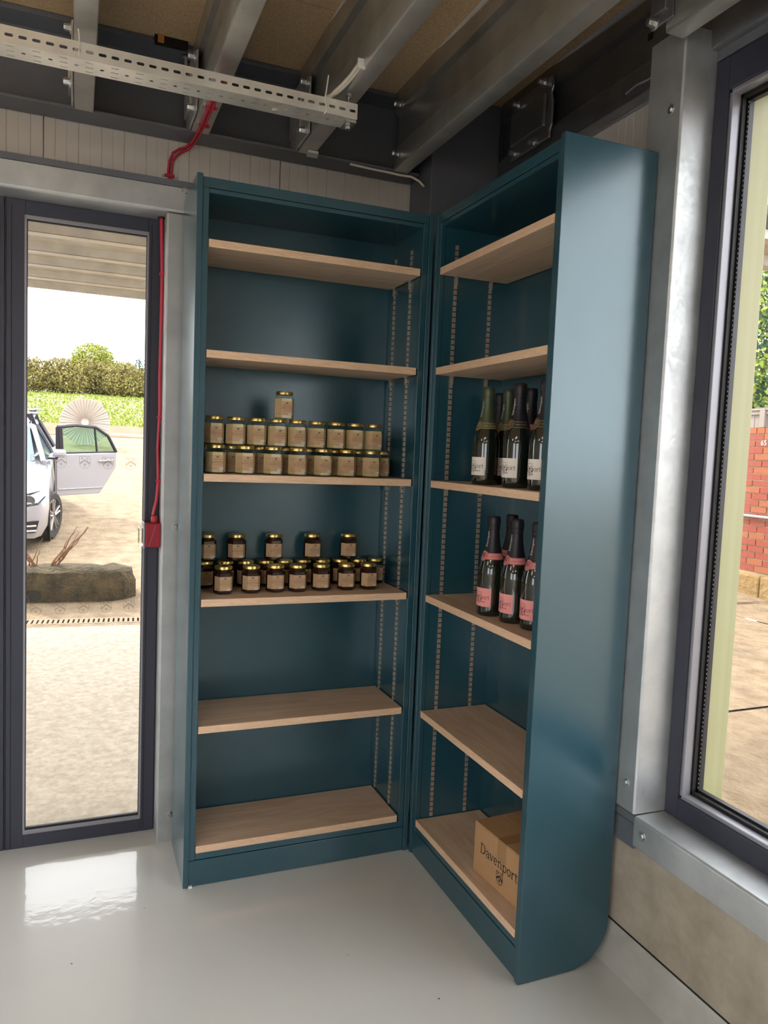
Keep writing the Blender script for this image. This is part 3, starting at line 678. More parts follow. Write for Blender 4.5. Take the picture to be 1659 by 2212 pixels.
# ================================================================== THE TWO BOOKCASES
SHZ = [2.107, 1.766, 1.374, .967, .545, .138]; SHT = .0245
def standard_mesh():
    b = MB(); n = 108; p = .019
    for i in range(n):
        z = i*p; b.box(.0002, .0035, -.0058, .0058, z+.0019, z+p-.0019)
    b.box(-.0005, .0006, -.0055, .0055, 0, n*p, 1)
    return b
std_me = None; clip_me = None
def bookcase(kind, Wd, label):
    A = kind == 'A'
    mp = (lambda s, d, z: (-s, d, z)) if A else (lambda s, d, z: (d, -s, z))
    def bx(mb, s0, s1, d0, d1, z0, z1, mats=None):
        p, q = mp(s0, d0, z0), mp(s1, d1, z1); mb.box(p[0], q[0], p[1], q[1], z0, z1, mats=mats); return mb
    c = mp(Wd/2, DEP/2, 0)
    t = thing('bookcase', label, 'bookcase', c)
    P = M['paint']
    bx(MB(), 0.0005, .018, .003, DEP, 0, HT).build('side_panel', P, t, bevel=.0015)
    if A:
        bx(MB(), Wd-.018, Wd, 0, DEP, 0.003, HT).build('side_panel', P, t, bevel=.0015)
    else:
        poly = [(.0, 0.003), (.17, 0.003)]+[(.17+.130*math.sin(a), .133-.130*math.cos(a)) for a in [i*PI/2/10 for i in range(1, 11)]]+[(.300, HT), (.0, HT)]
        MB().prism(poly, 1, -Wd, -Wd+.018).build('side_panel', P, t, bevel=.0015)
    bx(MB(), .018, .039, .027, .277, .09, 2.262).build('carcass_side', P, t)
    bx(MB(), Wd-.039, Wd-.018, .027, .277, .09, 2.262).build('carcass_side', P, t)
    bx(MB(), .018, Wd-.018, .277, .288, .06, 2.285).build('back_panel', P, t)
    bx(MB(), .039, Wd-.039, .010, .277, 2.247, 2.2605).build('top_panel', P, t, bevel=.001)
    bx(MB(), .0185, Wd-.0185, .008, .026, 2.2625, 2.293).build('top_rail', P, t, bevel=.0012)
    bx(MB(), .0185, .0385, .008, .0265, .0905, 2.2620).build('stile', P, t, bevel=.0015)
    bx(MB(), Wd-.0385, Wd-.0185, .008, .0265, .0905, 2.2620).build('stile', P, t, bevel=.0015)
    bx(MB(), .039, Wd-.039, .010, .277, .0905, .1125).build('bottom_panel', P, t, bevel=.001)
    bx(MB(), .0185, Wd-.0185, .008, .026, .001, .0885).build('plinth', P, t, bevel=.0012)
    if A: bx(MB(), Wd-.030, Wd-.018, .0, .02, .0, .006).build('levelling_foot', M['tie'], t)
    # shelves: length along local x (A) or y (B)
    fm = M['ply'] if A else M['ply_y']
    for z in SHZ:
        b = MB()
        mats = [0, 0, 1, 1, 1, 1]
        bx(b, .0445, Wd-.0405, .007, .272, z-SHT, z, mats)
        b.build('shelf', [fm, M['ply_edge']], t, bevel=.0012)
    # slotted standards and clips
    global std_me, clip_me
    dd = (.100, .246) if A else (.070, .208)
    for side in (0, 1):
        for d in dd:
            s = .0392 if side == 0 else Wd-.0392
            if std_me is None:
                o = standard_mesh().build('shelf_standard', [M['zincdull'], M['black']], t, local=True); std_me = o.data
            else:
                o = bpy.data.objects.new('shelf_standard', std_me); COL.objects.link(o); o.parent = t
            p = Vector(mp(s, d, .14))-Vector(c); o.location = p
            # local +x = away from the side wall
            if A: o.rotation_euler = (0, 0, PI if side == 0 else 0)
            else: o.rotation_euler = (0, 0, -PI/2 if side == 0 else PI/2)
            for z in SHZ[:5]:
                if clip_me is None:
                    b = MB(); b.box(.0036, .007, -.006, .006, -.028, -.0005); b.box(.0036, .020, -.006, .006, -.0028, -.0005)
                    k = b.build('shelf_clip', M['zincdull'], o, local=True); clip_me = k.data
                else:
                    k = bpy.data.objects.new('shelf_clip', clip_me); COL.objects.link(k); k.parent = o
                k.location = (0, 0, z-SHT-.14)
    return t
M['zincdull'] = mat('dull_zinc_strip', srgb(196, 180, 164), 0.36, 0.6)
bookcase('A', WA, 'teal painted bookcase against the back wall holding the honey jars')
bookcase('B', WB, 'teal painted bookcase along the right wall holding bottles and a carton')

# ================================================================== HONEY JARS
HR = .0358; HA = HR*math.cos(PI/6)
def hexpts(r): return [(r*math.cos(PI/3*k), r*math.sin(PI/3*k)) for k in range(6)]
def hexstack(mb, levels, cap=True):
    k = len(mb.v)
    for r, z, rnd in levels:
        for i in range(24):
            a = 2*PI*i/24; seg = (a+1e-9) % (PI/3)-PI/6; rh = r*math.cos(PI/6)/math.cos(seg); rr = rh*(1-rnd)+r*.93*rnd
            mb.v.append((rr*math.cos(a), rr*math.sin(a), z))
    for j in range(len(levels)-1):
        for i in range(24):
            i2 = (i+1) % 24; mb.f.append((k+24*j+i, k+24*j+i2, k+24*(j+1)+i2, k+24*(j+1)+i)); mb.m.append(0)
    if cap:
        mb.f.append(tuple(range(k, k+24))[::-1]); mb.m.append(0)
        e = k+24*(len(levels)-1); mb.f.append(tuple(range(e, e+24))); mb.m.append(0)
JH = .0945
def jar_label_map(off):
    """s measured round the hexagon from the centre of the front face (-y)"""
    half = HR/2
    def fn(s, z):
        if abs(s) <= half: return (s, -HA-off, z)
        e = abs(s)-half; sg = 1 if s > 0 else -1
        return (sg*(half+e*.5+off*.87), -HA+e*.866-off*.5, z)
    return fn
def make_jar(dark, label, loc):
    t = thing('honey_jar', label, 'jar', (0, 0, 0))
    b = MB(); hexstack(b, [(HR-.003, 0, .25), (HR, .003, .06), (HR, .0715, .06), (HR-.003, .0755, .25), (.030, .0795, .9), (.0270, .0820, 1), (.0270, .086, 1)])
    b.build('glass_body', M['jarglass'], t, smooth=25, local=True)
    b = MB(); hexstack(b, [(HR-.0055, .0035, .25), (HR-.0022, .006, .06), (HR-.0022, .0700, .06)] if not dark else [(HR-.0055, .0035, .25), (HR-.0022, .006, .06), (HR-.0022, .0705, .06), (HR-.006, .0745, .3), (.027, .0785, .9), (.0255, .0825, 1)])
    b.build('honey', M['dark' if dark else 'pale'], t, smooth=25, local=True)
    b = MB(); b.lathe([(0, .0832), (.0285, .0832), (.0296, .0840), (.0296, .0915), (.0284, .0938), (.0260, .0945), (.0253, .0937), (0, .0937)], 28)
    b.build('lid', M['gold'], t, smooth=40, local=True)
    fn = jar_label_map(.0005); b = MB(); s0, s1, z0, z1 = -.0435, .0350, .0130, .0605
    ss = [s0, -HR/2, HR/2, s1]
    for i in range(3): b.face([fn(ss[i], z0), fn(ss[i+1], z0), fn(ss[i+1], z1), fn(ss[i], z1)])
    lb = b.build('label', M['kraft'], t, local=True)
    fn2 = jar_label_map(.0008)
    b = MB(); out = ([], [])
    stroke2d(out, [(-.0042, .0525), (0, .0555), (.0042, .0525)], .0018)
    for q in ((-.003, .0568), (.003, .0568), (0, .0518)): cross2d(out, q[0], q[1], .0022)
    put2d(b, out[0], out[1], fn2); b.build('chevron_mark', M['ink'], lb, local=True)
    b = MB(); b.mesh([fn2(x-TITLE[2]/2+.0015, y+.0450) for x, y in TITLE[0]], TITLE[1]); b.build('title_text', M['inksoft'], lb, local=True)
    b = MB(); rnd = random.Random(3)
    for zc, x0, x1, h in ((.0395, -.0215, .0225, .0014), (.0343, -.0205, .0225, .0014), (.0285, -.011, .0215, .0009), (.0165, -.033, -.026, .0012)):
        x = x0
        while x < x1:
            w = rnd.choice((.0018, .003, .0042, .0052)); x2 = min(x+w, x1)
            cut = sorted(set([x, x2]+[c for c in (-HR/2, HR/2) if x < c < x2]))
            for a_, b_ in zip(cut[:-1], cut[1:]): b.face([fn2(a_, zc), fn2(b_, zc), fn2(b_, zc+h), fn2(a_, zc+h)])
            x = x2+.0012
    b.build('small_print', M['inksoft'], lb, local=True)
    fn3 = jar_label_map(.0010); b = MB()
    b.face([fn3(.006, .0145), fn3(HR/2, .0145), fn3(HR/2, .0200), fn3(.006, .0200)]); b.face([fn3(HR/2, .0145), fn3(.026, .0145), fn3(.026, .0200), fn3(HR/2, .0200)])
    b.build('price_sticker', M['sticker'], lb, local=True)
    fn4 = jar_label_map(.0013); b = MB()
    for x0, x1 in ((.008, .0115), (.0122, .0170), (.0185, .0235)): b.face([fn4(x0, .0163), fn4(x1, .0163), fn4(x1, .0180), fn4(x0, .0180)])
    b.build('sticker_print', M['ink'], lb, local=True)
    t.location = loc
    return t
TITLE = font2d('SUSSEX HONEY', .0046)
ORD = ['first', 'second', 'third', 'fourth', 'fifth', 'sixth', 'seventh', 'eighth', 'ninth', 'tenth']
Z3, Z4 = SHZ[2]+.0005, SHZ[3]+.0005
jr = random.Random(5)
proto = {}
def jars(dark, xs_, y, z, rowname, group, jit=.006, rot=.10):
    for i, x in enumerate(xs_):
        where = ORD[i]+' from the left' if i < len(xs_)-1 else 'rightmost'
        lab = ('dark' if dark else 'pale')+' honey jar, '+where+' in the '+rowname
        loc = (x, y+jr.uniform(-jit, jit), z); rz = jr.uniform(-rot, rot)
        if dark not in proto: o = make_jar(dark, lab, loc); proto[dark] = o; o['group'] = group; o.rotation_euler = (0, 0, rz)
        else: o = dup(proto[dark], loc, lab, group, rz)
jars(False, [-.723, -.625, -.53, -.445, -.352, -.265, -.173], .075, Z3, 'front row on the third shelf', 'pale honey jars on the third shelf', .004)
jars(False, [-.734, -.655, -.560, -.468, -.382, -.285, -.196, -.104], .155, Z3, 'shaded back row on the third shelf', 'pale honey jars on the third shelf', .003)
jars(False, [-.723, -.652, -.580, -.509, -.438, -.367, -.296, -.225, -.154], .114, Z3+JH+.0005, 'row stacked on other jars', 'pale honey jars on the third shelf', .004, .06)
lp = dup(proto[False], (-.487, .116, Z3+2*JH+.001), 'single pale honey jar standing alone on top of the stacked jars', 'pale honey jars on the third shelf', .05)
jars(True, [-.683, -.587, -.501, -.423, -.335, -.239, -.155], .108, Z4, 'front row on the fourth shelf', 'dark honey jars on the fourth shelf', .004)
jars(True, [-.729, -.655, -.583, -.511, -.440, -.368, -.297, -.226, -.155, -.083], .225, Z4, 'shaded back row on the fourth shelf', 'dark honey jars on the fourth shelf', .004, .12)
jars(True, [-.722, -.618, -.483, -.338, -.196], .222, Z4+JH+.0005, 'spaced row on other lids', 'dark honey jars on the fourth shelf', .003)

# ================================================================== BOTTLES
BP = [(0, .004), (.030, .001), (.0385, 0), (.0418, .004), (.0428, .02), (.0428, .128), (.0418, .145), (.0385, .163), (.0330, .182), (.0272, .202), (.0222, .224), (.0188, .246), (.0172, .268), (.0165, .290), (.0165, .300), (0, .300)]
def brad(z):
    for (r0, z0), (r1, z1) in zip(BP[3:], BP[4:]):
        if z0 <= z <= z1: return r0+(r1-r0)*(z-z0)/(z1-z0+1e-9)
    return BP[3][0]
def wrap(off):
    """s along the surface from straight -x (towards viewer left->right), z up"""
    def fn(s, z, rr=None):
        r = (brad(z) if rr is None else rr); a = PI+s/r
        return ((r+off)*math.cos(a), (r+off)*math.sin(a), z)
    return fn
DAV = word2d('Davenport', .0135); DAVS = word2d('Davenport', .0085)
def sleeve(z0, z1, off, a0=0, a1=2*PI, nz=5, n=32):
    b = MB(); b.lathe([(brad(z0+(z1-z0)*i/nz)+off, z0+(z1-z0)*i/nz) for i in range(nz+1)], n, a0=a0, a1=a1); return b
def make_bottle(style, label, loc, rz):
    foil = {'olive': 'foil_green', 'black': 'foil_black', 'pink': 'foil_black'}[style]
    band = {'olive': 'band_olive', 'black': 'band_black', 'pink': 'band_pink'}[style]
    ink = {'olive': 'goldink', 'black': 'goldink', 'pink': 'maroon'}[style]
    lab = 'pink_label' if style == 'pink' else 'white_label'
    t = thing('wine_bottle', label, 'bottle', (0, 0, 0))
    MB().lathe(BP, 40).build('glass_body', M['bottle'], t, smooth=50, local=True)
    b = MB(); pr = [(brad(z)+.0007, z) for z in (.196, .205, .224, .246, .262, .270)]+[(.0178, .2705), (.0196, .2740), (.0194, .2790), (.0186, .2815), (.0202, .2850), (.0200, .300), (.0190, .3085), (.0165, .3125), (0, .3130)]
    b.lathe(pr, 32); fo_ = b.build('foil', M[foil], t, smooth=50, local=True)
    b = MB()
    w = .0066; V, F, L = DAVS
    zc = .2235
    def vm(u, v):
        z = zc+(u-L/2+.018); s = -(v-.003)-.0; r = brad(z)+.0011; a = PI+.10+s/r
        return (r*math.cos(a), r*math.sin(a), z)
    put2d(b, V, F, vm); b.build('foil_lettering', M['white_label'], fo_, local=True)
    bd = sleeve(.178, .198, .0011).build('neck_band', M[band], t, smooth=60, local=True)
    b = MB(); fn = wrap(.0015)
    R = .0175
    pts = [(R*math.cos(2*PI*i/28), .188+R*.92*math.sin(2*PI*i/28)) for i in range(28)]
    b.mesh([fn(0, .188)]+[fn(s, z) for s, z in [(p[0]*.5, .188+(p[1]-.188)*.5) for p in pts]]+[fn(*p) for p in pts],
           [(0, 1+i, 1+(i+1) % 28) for i in range(28)]+[(1+i, 29+i, 29+(i+1) % 28, 1+(i+1) % 28) for i in range(28)])
    b.build('medallion', M[band], bd, smooth=60, local=True)
    b = MB(); fn = wrap(.0020)
    for rr, wd in ((.0163, .0011), (.0118, .0013)):
        out = ([], []); stroke2d(out, [(rr*math.cos(2*PI*i/28), .188+rr*.92*math.sin(2*PI*i/28)) for i in range(29)], wd); put2d(b, out[0], out[1], fn)
    for z in (.1793, .1966):
        for sgn in (-1, 1):
            out = ([], []); stroke2d(out, [(sgn*(.0165+.003*i), z) for i in range(26)], .0010)
            put2d(b, out[0], out[1], lambda u, v: wrap(.0016)(u, v, brad(v)))
    V, F, L = font2d({'olive': 'BLANC DE BLANCS', 'black': 'LIMNEY ESTATE', 'pink': 'LIMNEY ESTATE'}[style], .0050)
    for v_ in V: pass
    put2d(b, V, F, lambda u, v: wrap(.0016)(u+.021, v+.1862))
    b.build('band_print', M[ink], bd, local=True)
    b = MB(); cv_, cf_ = crest2d(.0125, .09); put2d(b, cv_, cf_, lambda u, v: wrap(.0022)(u, v+.1885))
    b.build('band_crest', M['ink'] if style == 'pink' else M['goldink'], bd, local=True)
    # body label
    b = MB(); n = 18; sm = .0440; fn = wrap(.0006)
    for i in range(n):
        s0, s1 = -sm+2*sm*i/n, -sm+2*sm*(i+1)/n
        b.face([fn(s0, .030), fn(s1, .030), fn(s1, .088), fn(s0, .088)])
    lb = b.build('label', M[lab], t, smooth=60, local=True)
    b = MB(); fn = wrap(.0010); V, F, L = DAV
    put2d(b, V, F, lambda u, v: fn(u-L/2, v+.0535))
    V, F, L2 = font2d({'olive': 'Blanc de Blancs', 'black': 'Estate', 'pink': 'Limney Rosé'}[style], .0085); put2d(b, V, F, lambda u, v: fn(u*.9-L2*.45+.006, v+.0425))
    b.box(0, 0, 0, 0, 0, 0)
    out = ([], []); stroke2d(out, [(-.013+.002*i, .0745) for i in range(14)], .0008); put2d(b, out[0], out[1], fn)
    b.build('label_print', M['ink'] if style != 'pink' else M['maroon'], lb, local=True)
    b = MB(); cv_, cf_ = crest2d(.026, .03); put2d(b, cv_, cf_, lambda u, v: wrap(.0008)(u, v+.056)); b.build('label_crest', M['inksoft'], lb, local=True)
    t.location = loc; t.rotation_euler = (0, 0, rz)
    return t
BZ3, BZ4 = SHZ[2]+.0005, SHZ[3]-.0+.0005
G3, G4 = 'sparkling wine bottles on the third shelf of the right bookcase', 'rose bottles on the fourth shelf of the right bookcase'
bo = make_bottle('olive', 'green foil bottle with white label, front left on its shelf', (.078, -.296, BZ3), .0); bo['group'] = G3
bk = make_bottle('black', 'black foil bottle with white label, front centre beside the green foil bottle', (.082, -.478, BZ3), .03); bk['group'] = G3
bp_ = make_bottle('pink', 'pink label bottle, front left on the lower bottle shelf', (.070, -.385, BZ4), .05); bp_['group'] = G4
dup(bk, (.090, -.607, BZ3), 'black foil bottle with white label, right of the front centre one', G3, -.05)
dup(bk, (.190, -.668, BZ3), 'black foil bottle nearly hidden by the outer bookcase panel', G3, .4)
dup(bk, (.220, -.132, BZ3), 'dark bottle in the back, between green foil and black foil bottles', G3, -1.0)
dup(bo, (.165, -.276, BZ3), 'green foil bottle half hidden behind the front centre black one', G3, .05)
dup(bp_, (.197, -.362, BZ3), 'pink banded bottle in the back row of the white label bottles', G3, .25)
dup(bp_, (.088, -.492, BZ4), 'pink label bottle, second from the left on the lower bottle shelf', G4, -.06)
dup(bp_, (.100, -.590, BZ4), 'pink label bottle, cut off by the outer bookcase panel', G4, .0)
dup(bp_, (.170, -.330, BZ4), 'black foil bottle standing in the back of the pink label bottles', G4, -.6)

# ================================================================== CARTON
cb = thing('cardboard_carton', 'brown cardboard carton with black lettering on the lowest right shelf', 'box', (.047, -.402, SHZ[5]))
z0 = SHZ[5]+.0008
CX0, CX1, CY0, CY1, CZ = .047, .250, -.700, -.402, .160
b = MB(); b.box(CX0, CX1, CY0, CY1, z0, z0+CZ); b.build('carton_body', M['card'], cb, bevel=.003)
b = MB(); b.box(CX0+.001, (CX0+CX1)/2-.001, CY0+.001, CY1-.001, z0+CZ, z0+CZ+.0035); b.build('top_flap', M['card'], cb, bevel=.001)
b = MB(); b.box((CX0+CX1)/2+.001, CX1-.001, CY0+.001, CY1-.001, z0+CZ, z0+CZ+.0035); b.build('top_flap', M['card'], cb, bevel=.001)
yc = (CY0+CY1)/2
b = MB(); b.box(CX0-.0004, CX0+.0003, yc-.022, yc+.022, z0+.10, z0+CZ); b.box(CX0, CX1, yc-.022, yc+.022, z0+CZ+.0035, z0+CZ+.004); b.build('parcel_tape', M['tape'], cb)
V, F, L = word2d('Davenport', .0445)
sc = .196/L
b = MB(); put2d(b, V, F, lambda u, v: (CX0-.0009, CY1-.038-u*sc, z0+.077+v*.72)); b.build('carton_lettering', M['ink'], cb)
V, F = crest2d(.032, .06)
b = MB(); put2d(b, V, F, lambda u, v: (CX0-.0009, yc+.005-u, z0+.045+v)); b.build('carton_crest', M['ink'], cb)
cb.rotation_euler = (0, 0, math.radians(4.2))

# ================================================================== OUTSIDE
def vv(x, y): return (x+1.1)*.0785+(y-4.20)*.9969
def gz(x, y):
    v = vv(x, y)
    if v < .3: return -.02
    if v < 20.2: return -.02+.085*(v-.3)
    if v < 21.4: return 1.67+.31*(v-20.2)
    return 2.04+.125*(v-21.4) if v < 38 else 4.115+.02*(v-38)
E1, E2, O0 = Vector((.9969, -.0785, 0)), Vector((.0785, .9969, 0)), Vector((-1.1, 4.20, 0))
def yw(u, v, dz=0.0):
    p = O0+E1*u+E2*v; return (p.x, p.y, gz(p.x, p.y)+dz)
def slab(name, m, u0, u1, v0, v1, parent, nu=2, nv=2, dz=0.0, thick=.12):
    mb = MB(); k = 0
    for i in range(nu):
        for j in range(nv):
            a, b_ = u0+(u1-u0)*i/nu, u0+(u1-u0)*(i+1)/nu; c, d = v0+(v1-v0)*j/nv, v0+(v1-v0)*(j+1)/nv
            mb.face([yw(a, c, dz), yw(b_, c, dz), yw(b_, d, dz), yw(a, d, dz)])
    for (a, c), (b_, d) in (((u0, v0), (u1, v0)), ((u1, v0), (u1, v1)), ((u1, v1), (u0, v1)), ((u0, v1), (u0, v0))):
        p, q = yw(a, c, dz), yw(b_, d, dz); mb.face([p, (p[0], p[1], p[2]-thick), (q[0], q[1], q[2]-thick), q])
    return mb.build(name, m, parent)
gr = struct_empty('ground', (0, 4, 0))
b = MB(); b.face([(-30, .62, -.045), (30, .62, -.045), (30, 3, -.045), (-30, 3, -.045)])
for a, c in ((-40, -9), (.62, .62)): pass
b.face([(.62, -30, -.05), (40, -30, -.05), (40, .7, -.05), (.62, .7, -.05)]); b.face([(-40, -30, -.16), (.62, -30, -.16), (.62, .62, -.16), (-40, .62, -.16)])
b.build('sub_base', M['yard'], gr)
# pale apron by the building (parallel to the building on one side, to the drain on the other)
b = MB(); q0, q1 = yw(-12, -.20), yw(7.2, -.20); q1 = yw(1.75, -.20); b.face([(-13, .505, -.02), (.655, .505, -.02), (q1[0], q1[1], -.02), (q0[0], q0[1], -.02)])
b.build('concrete_apron', M['apron'], gr)
slab('concrete_slab', M['yard'], -12, 13, -.198, -.098, gr, 1, 1)
for (v0, v1) in ((.098, 4.9), (4.91, 9.8), (9.81, 14.8), (14.81, 20.0)):
    for (u0, u1) in ((-14, -4.02), (-4.0, 2.2), (2.22, 12.0)):
        slab('concrete_slab', M['yard'], u0, u1, v0, v1, gr, 2, 6)
slab('soil_strip', M['soil'], -40, 40, 20.0, 21.5, gr, 4, 3, .02)
slab('grass_bank', M['grass'], -60, 60, 21.4, 70, gr, 20, 14)
q2 = yw(13, -.20)
b = MB(); b.face([(.66, -12, -.02), (5.0, -12, -.02), (5.0, .9, -.02), (q1[0]+.02, .9, -.02), (.66, .5, -.02)]); b.face([(q1[0]+.02, .93, -.02), (5.0, .93, -.02), (5.0, yw(6.2, -.2)[1], -.02), (q1[0]+.02, q1[1], -.02)]); b.face([(5.03, -12, -.02), (12, -12, -.02), (12, q2[1], -.02), (5.03, yw(6.2, -.2)[1], -.02)]); b.build('concrete_slab', M['yard'], gr)
# drain
dr = thing('drain_channel', 'slotted concrete drain channel across the yard beyond the glass door', 'drain', yw(0, 0))
for sgn in (-1, 1):
    b = MB(); p = []
    for u, v, z in ((-8, sgn*.097, 0), (7, sgn*.097, 0), (7, sgn*.068, 0), (-8, sgn*.068, 0)): p.append(yw(u, v, .002))
    lo = [(q[0], q[1], q[2]-.06) for q in p]
    b.mesh(p+lo, [(0, 1, 2, 3), (0, 4, 5, 1), (2, 6, 7, 3), (1, 5, 6, 2), (3, 7, 4, 0)]); b.build('edge_rail', M['drain'], dr, recalc=True)
b = MB(); b.face([yw(-8, -.07, -.075), yw(7, -.07, -.075), yw(7, .07, -.075), yw(-8, .07, -.075)]); b.build('channel_bottom', M['black'], dr)
bar_me = None
for i in range(-40, 52):
    u = i*.039
    if bar_me is None:
        b = MB(); b.box(-.0115, .0115, -.0685, .0685, -.012, .0025); o = b.build('grate_bar', M['drain'], dr, local=True); bar_me = o.data
    else:
        o = bpy.data.objects.new('grate_bar', bar_me); COL.objects.link(o); o.parent = dr
    p = Vector(yw(u, 0)); o.location = p-dr.location; o.rotation_euler = (0, 0, math.atan2(E1.y, E1.x))
# mossy concrete kerb block
kb = thing('concrete_kerb_block', 'rough mossy concrete block lying in the yard in front of the car', 'block', yw(-1, .8))
rr = random.Random(11); b = MB(); nu, rows = 26, []
prof = [(.78, -.02), (.76, .10), (.775, .20), (.80, .265), (.90, .285), (1.10, .275), (1.2, .24), (1.22, -.02)]
for i in range(nu+1):
    u = -2.2+2.62*i/nu; e = max(0, (u-.16)/.26); row = []
    for v, z in prof:
        v2 = v-.14+(.16*e*e if v < .95 else 0)+rr.uniform(-.014, .014); z2 = z*(1-.12*e*e)+(rr.uniform(-.014, .014) if z > 0 else 0)
        p = yw(u-(.04*e if z > .2 else 0), v2); row.append((p[0], p[1], gz(p[0], p[1])+z2))
    rows.append(row)
m = len(prof); b.mesh([p for r_ in rows for p in r_], [(i*m+j, (i+1)*m+j, (i+1)*m+j+1, i*m+j+1) for i in range(nu) for j in range(m-1)])
b.face(rows[-1]); b.face(rows[0][::-1]); b.build('block_body', M['mossy'], kb, recalc=True, smooth=50)
p = Vector(yw(-.44, .612)); b = MB(); b.lathe([(0, 0), (.05, 0), (.05, .012), (.038, .012), (.038, .004), (0, .004)], 18, (0, 0, 0), 1)
o = b.build('pipe_end', M['black'], kb, local=True); o.location = p+Vector((0, -.0, .075))-kb.location; o.rotation_euler = (0, 0, PI+math.atan2(E1.y, E1.x))
# dry twigs
def twigs(name, label, base, tip, n, spread, seed):
    t = thing(name, label, 'twigs', base); r_ = random.Random(seed)
    for i in range(n):
        B = Vector(base)+Vector((r_.uniform(-1, 1)*spread*.5, r_.uniform(-.05, .05), 0)); T = Vector(tip)+Vector((r_.uniform(-1, 1)*spread, r_.uniform(-.1, .1), r_.uniform(-.6, .15)*spread*1.4))
        path = [B.lerp(T, k/5)+Vector((r_.uniform(-.012, .012), 0, r_.uniform(-.012, .012))) for k in range(6)]
        b = MB(); b.tube(path, [.006, .0055, .005, .004, .003, .002], 5); b.build('twig', M['twig'], t)
p = Vector(yw(-.30, .86)); p.z += .285; twigs('dry_branches', 'bundle of long dry twigs leaning right on the mossy block', p, p+Vector((.24, 0, .36)), 9, .06, 2)
p = Vector(yw(-.50, .84)); p.z += .285; twigs('withered_plant', 'short upright dry stems growing by the block in front of the car', p, p+Vector((.0, 0, .25)), 8, .13, 4)

# ------------------------------------------------------------------ car
car = thing('car', 'white estate car with roof bars and an open rear door in the yard', 'car')
nrm = Vector((-.085*.0785, -.085*.9969, 1)).normalized(); ax_y = Vector((0, 1, .085*.9969)).normalized(); ax_x = ax_y.cross(nrm).normalized(); ax_z = ax_x.cross(ax_y)
org = Vector((-2.33, 7.72, gz(-2.33, 7.72)+.0))
ax_z *= 0.93
car.matrix_world = Matrix(((ax_x.x, ax_y.x, ax_z.x, org.x), (ax_x.y, ax_y.y, ax_z.y, org.y), (ax_x.z, ax_y.z, ax_z.z, org.z), (0, 0, 0, 1)))
# local: x to viewer's right, y backwards from the front axle, z up
def loft(secs, close_ends=True):
    b = MB(); n = len(secs[0])
    b.mesh([p for s in secs for p in s], [(i*n+j, i*n+j+1, (i+1)*n+j+1, (i+1)*n+j) for i in range(len(secs)-1) for j in range(n-1)])
    if close_ends: b.face(secs[0][::-1]); b.face(secs[-1])
    return b
def body_sec(y, hw, z0, zb, zt, crown):
    """half-open section from left sill over the shoulder to the right sill"""
    hs = [(-hw*.93, z0), (-hw*.985, z0+.10), (-hw, z0+(zb-z0)*.55), (-hw*.985, zb-.05), (-hw*.94, zb), (-hw*.80, zt-.01), (-hw*.45, zt+crown*.8), (0, zt+crown), (hw*.45, zt+crown*.8), (hw*.80, zt-.01), (hw*.94, zb), (hw*.985, zb-.05), (hw, z0+(zb-z0)*.55), (hw*.985, z0+.10), (hw*.93, z0)]
    return [(x, y, z) for x, z in hs]
secs = [body_sec(-.86, .52, .22, .50, .56, .01), body_sec(-.84, .66, .19, .56, .63, .02), body_sec(-.76, .80, .17, .64, .70, .025), body_sec(-.60, .875, .17, .70, .765, .03), body_sec(-.35, .895, .17, .76, .82, .035),
        body_sec(0.0, .90, .17, .82, .88, .04), body_sec(.35, .90, .17, .87, .93, .035), body_sec(.62, .90, .17, .90, .96, .02), body_sec(1.2, .90, .17, .92, .97, .01), body_sec(2.4, .90, .17, .94, .98, .01), body_sec(3.2, .885, .20, .95, .99, .01), body_sec(3.62, .82, .26, .95, 1.0, .01)]
b = loft(secs); o = b.build('body_shell', M['carpaint'], car, smooth=35, local=True, recalc=True)
def cab_sec(y, hb, zb, ht, zt):
    return [(-hb, y, zb), (-(hb*.35+ht*.65), y, zb+(zt-zb)*.62), (-ht, y, zt-.04), (-ht*.75, y, zt), (0, y, zt+.02), (ht*.75, y, zt), (ht, y, zt-.04), ((hb*.35+ht*.65), y, zb+(zt-zb)*.62), (hb, y, zb)]
roof = loft([cab_sec(1.30, .64, 1.34, .60, 1.40), cab_sec(1.55, .66, 1.36, .61, 1.44), cab_sec(2.2, .67, 1.36, .62, 1.465), cab_sec(2.9, .66, 1.35, .60, 1.445), cab_sec(3.4, .63, 1.30, .58, 1.38)])
roof.build('roof_panel', M['carpaint'], car, smooth=40, local=True, recalc=True)
b = MB(); b.mesh([(-.70, .62, .955), (0, .50, .965), (.70, .62, .955), (.60, 1.30, 1.365), (0, 1.25, 1.40), (-.60, 1.30, 1.365)], [(0, 1, 4, 5), (1, 2, 3, 4)]); b.build('windscreen', M['carglass'], car, local=True, solid=.006)
for sx, nm in ((1, 'side_window'), (-1, 'side_window')):
    b = MB(); b.mesh([(sx*.845, .72, .955), (sx*.845, 1.62, .985), (sx*.635, 1.66, 1.375), (sx*.635, 1.33, 1.365)], [(0, 1, 2, 3)]); b.mesh([(sx*.845, 2.75, .985), (sx*.835, 3.4, .99), (sx*.62, 3.3, 1.33), (sx*.635, 2.75, 1.36)], [(0, 1, 2, 3)])
    b.build(nm, M['carglass'], car, local=True, solid=.006)
    b = MB(); b.tube([(sx*.80, .58, .95), (sx*.72, .95, 1.18), (sx*.645, 1.32, 1.385)], .035, 8); b.build('windscreen_pillar', M['carpaint'], car, local=True, smooth=60)
    b = MB(); b.tube([(sx*.855, 1.68, .96), (sx*.645, 1.70, 1.38)], .04, 6); b.tube([(sx*.855, 2.70, .96), (sx*.645, 2.68, 1.38)], .045, 6); b.build('door_pillar', M['cartrim'], car, local=True)
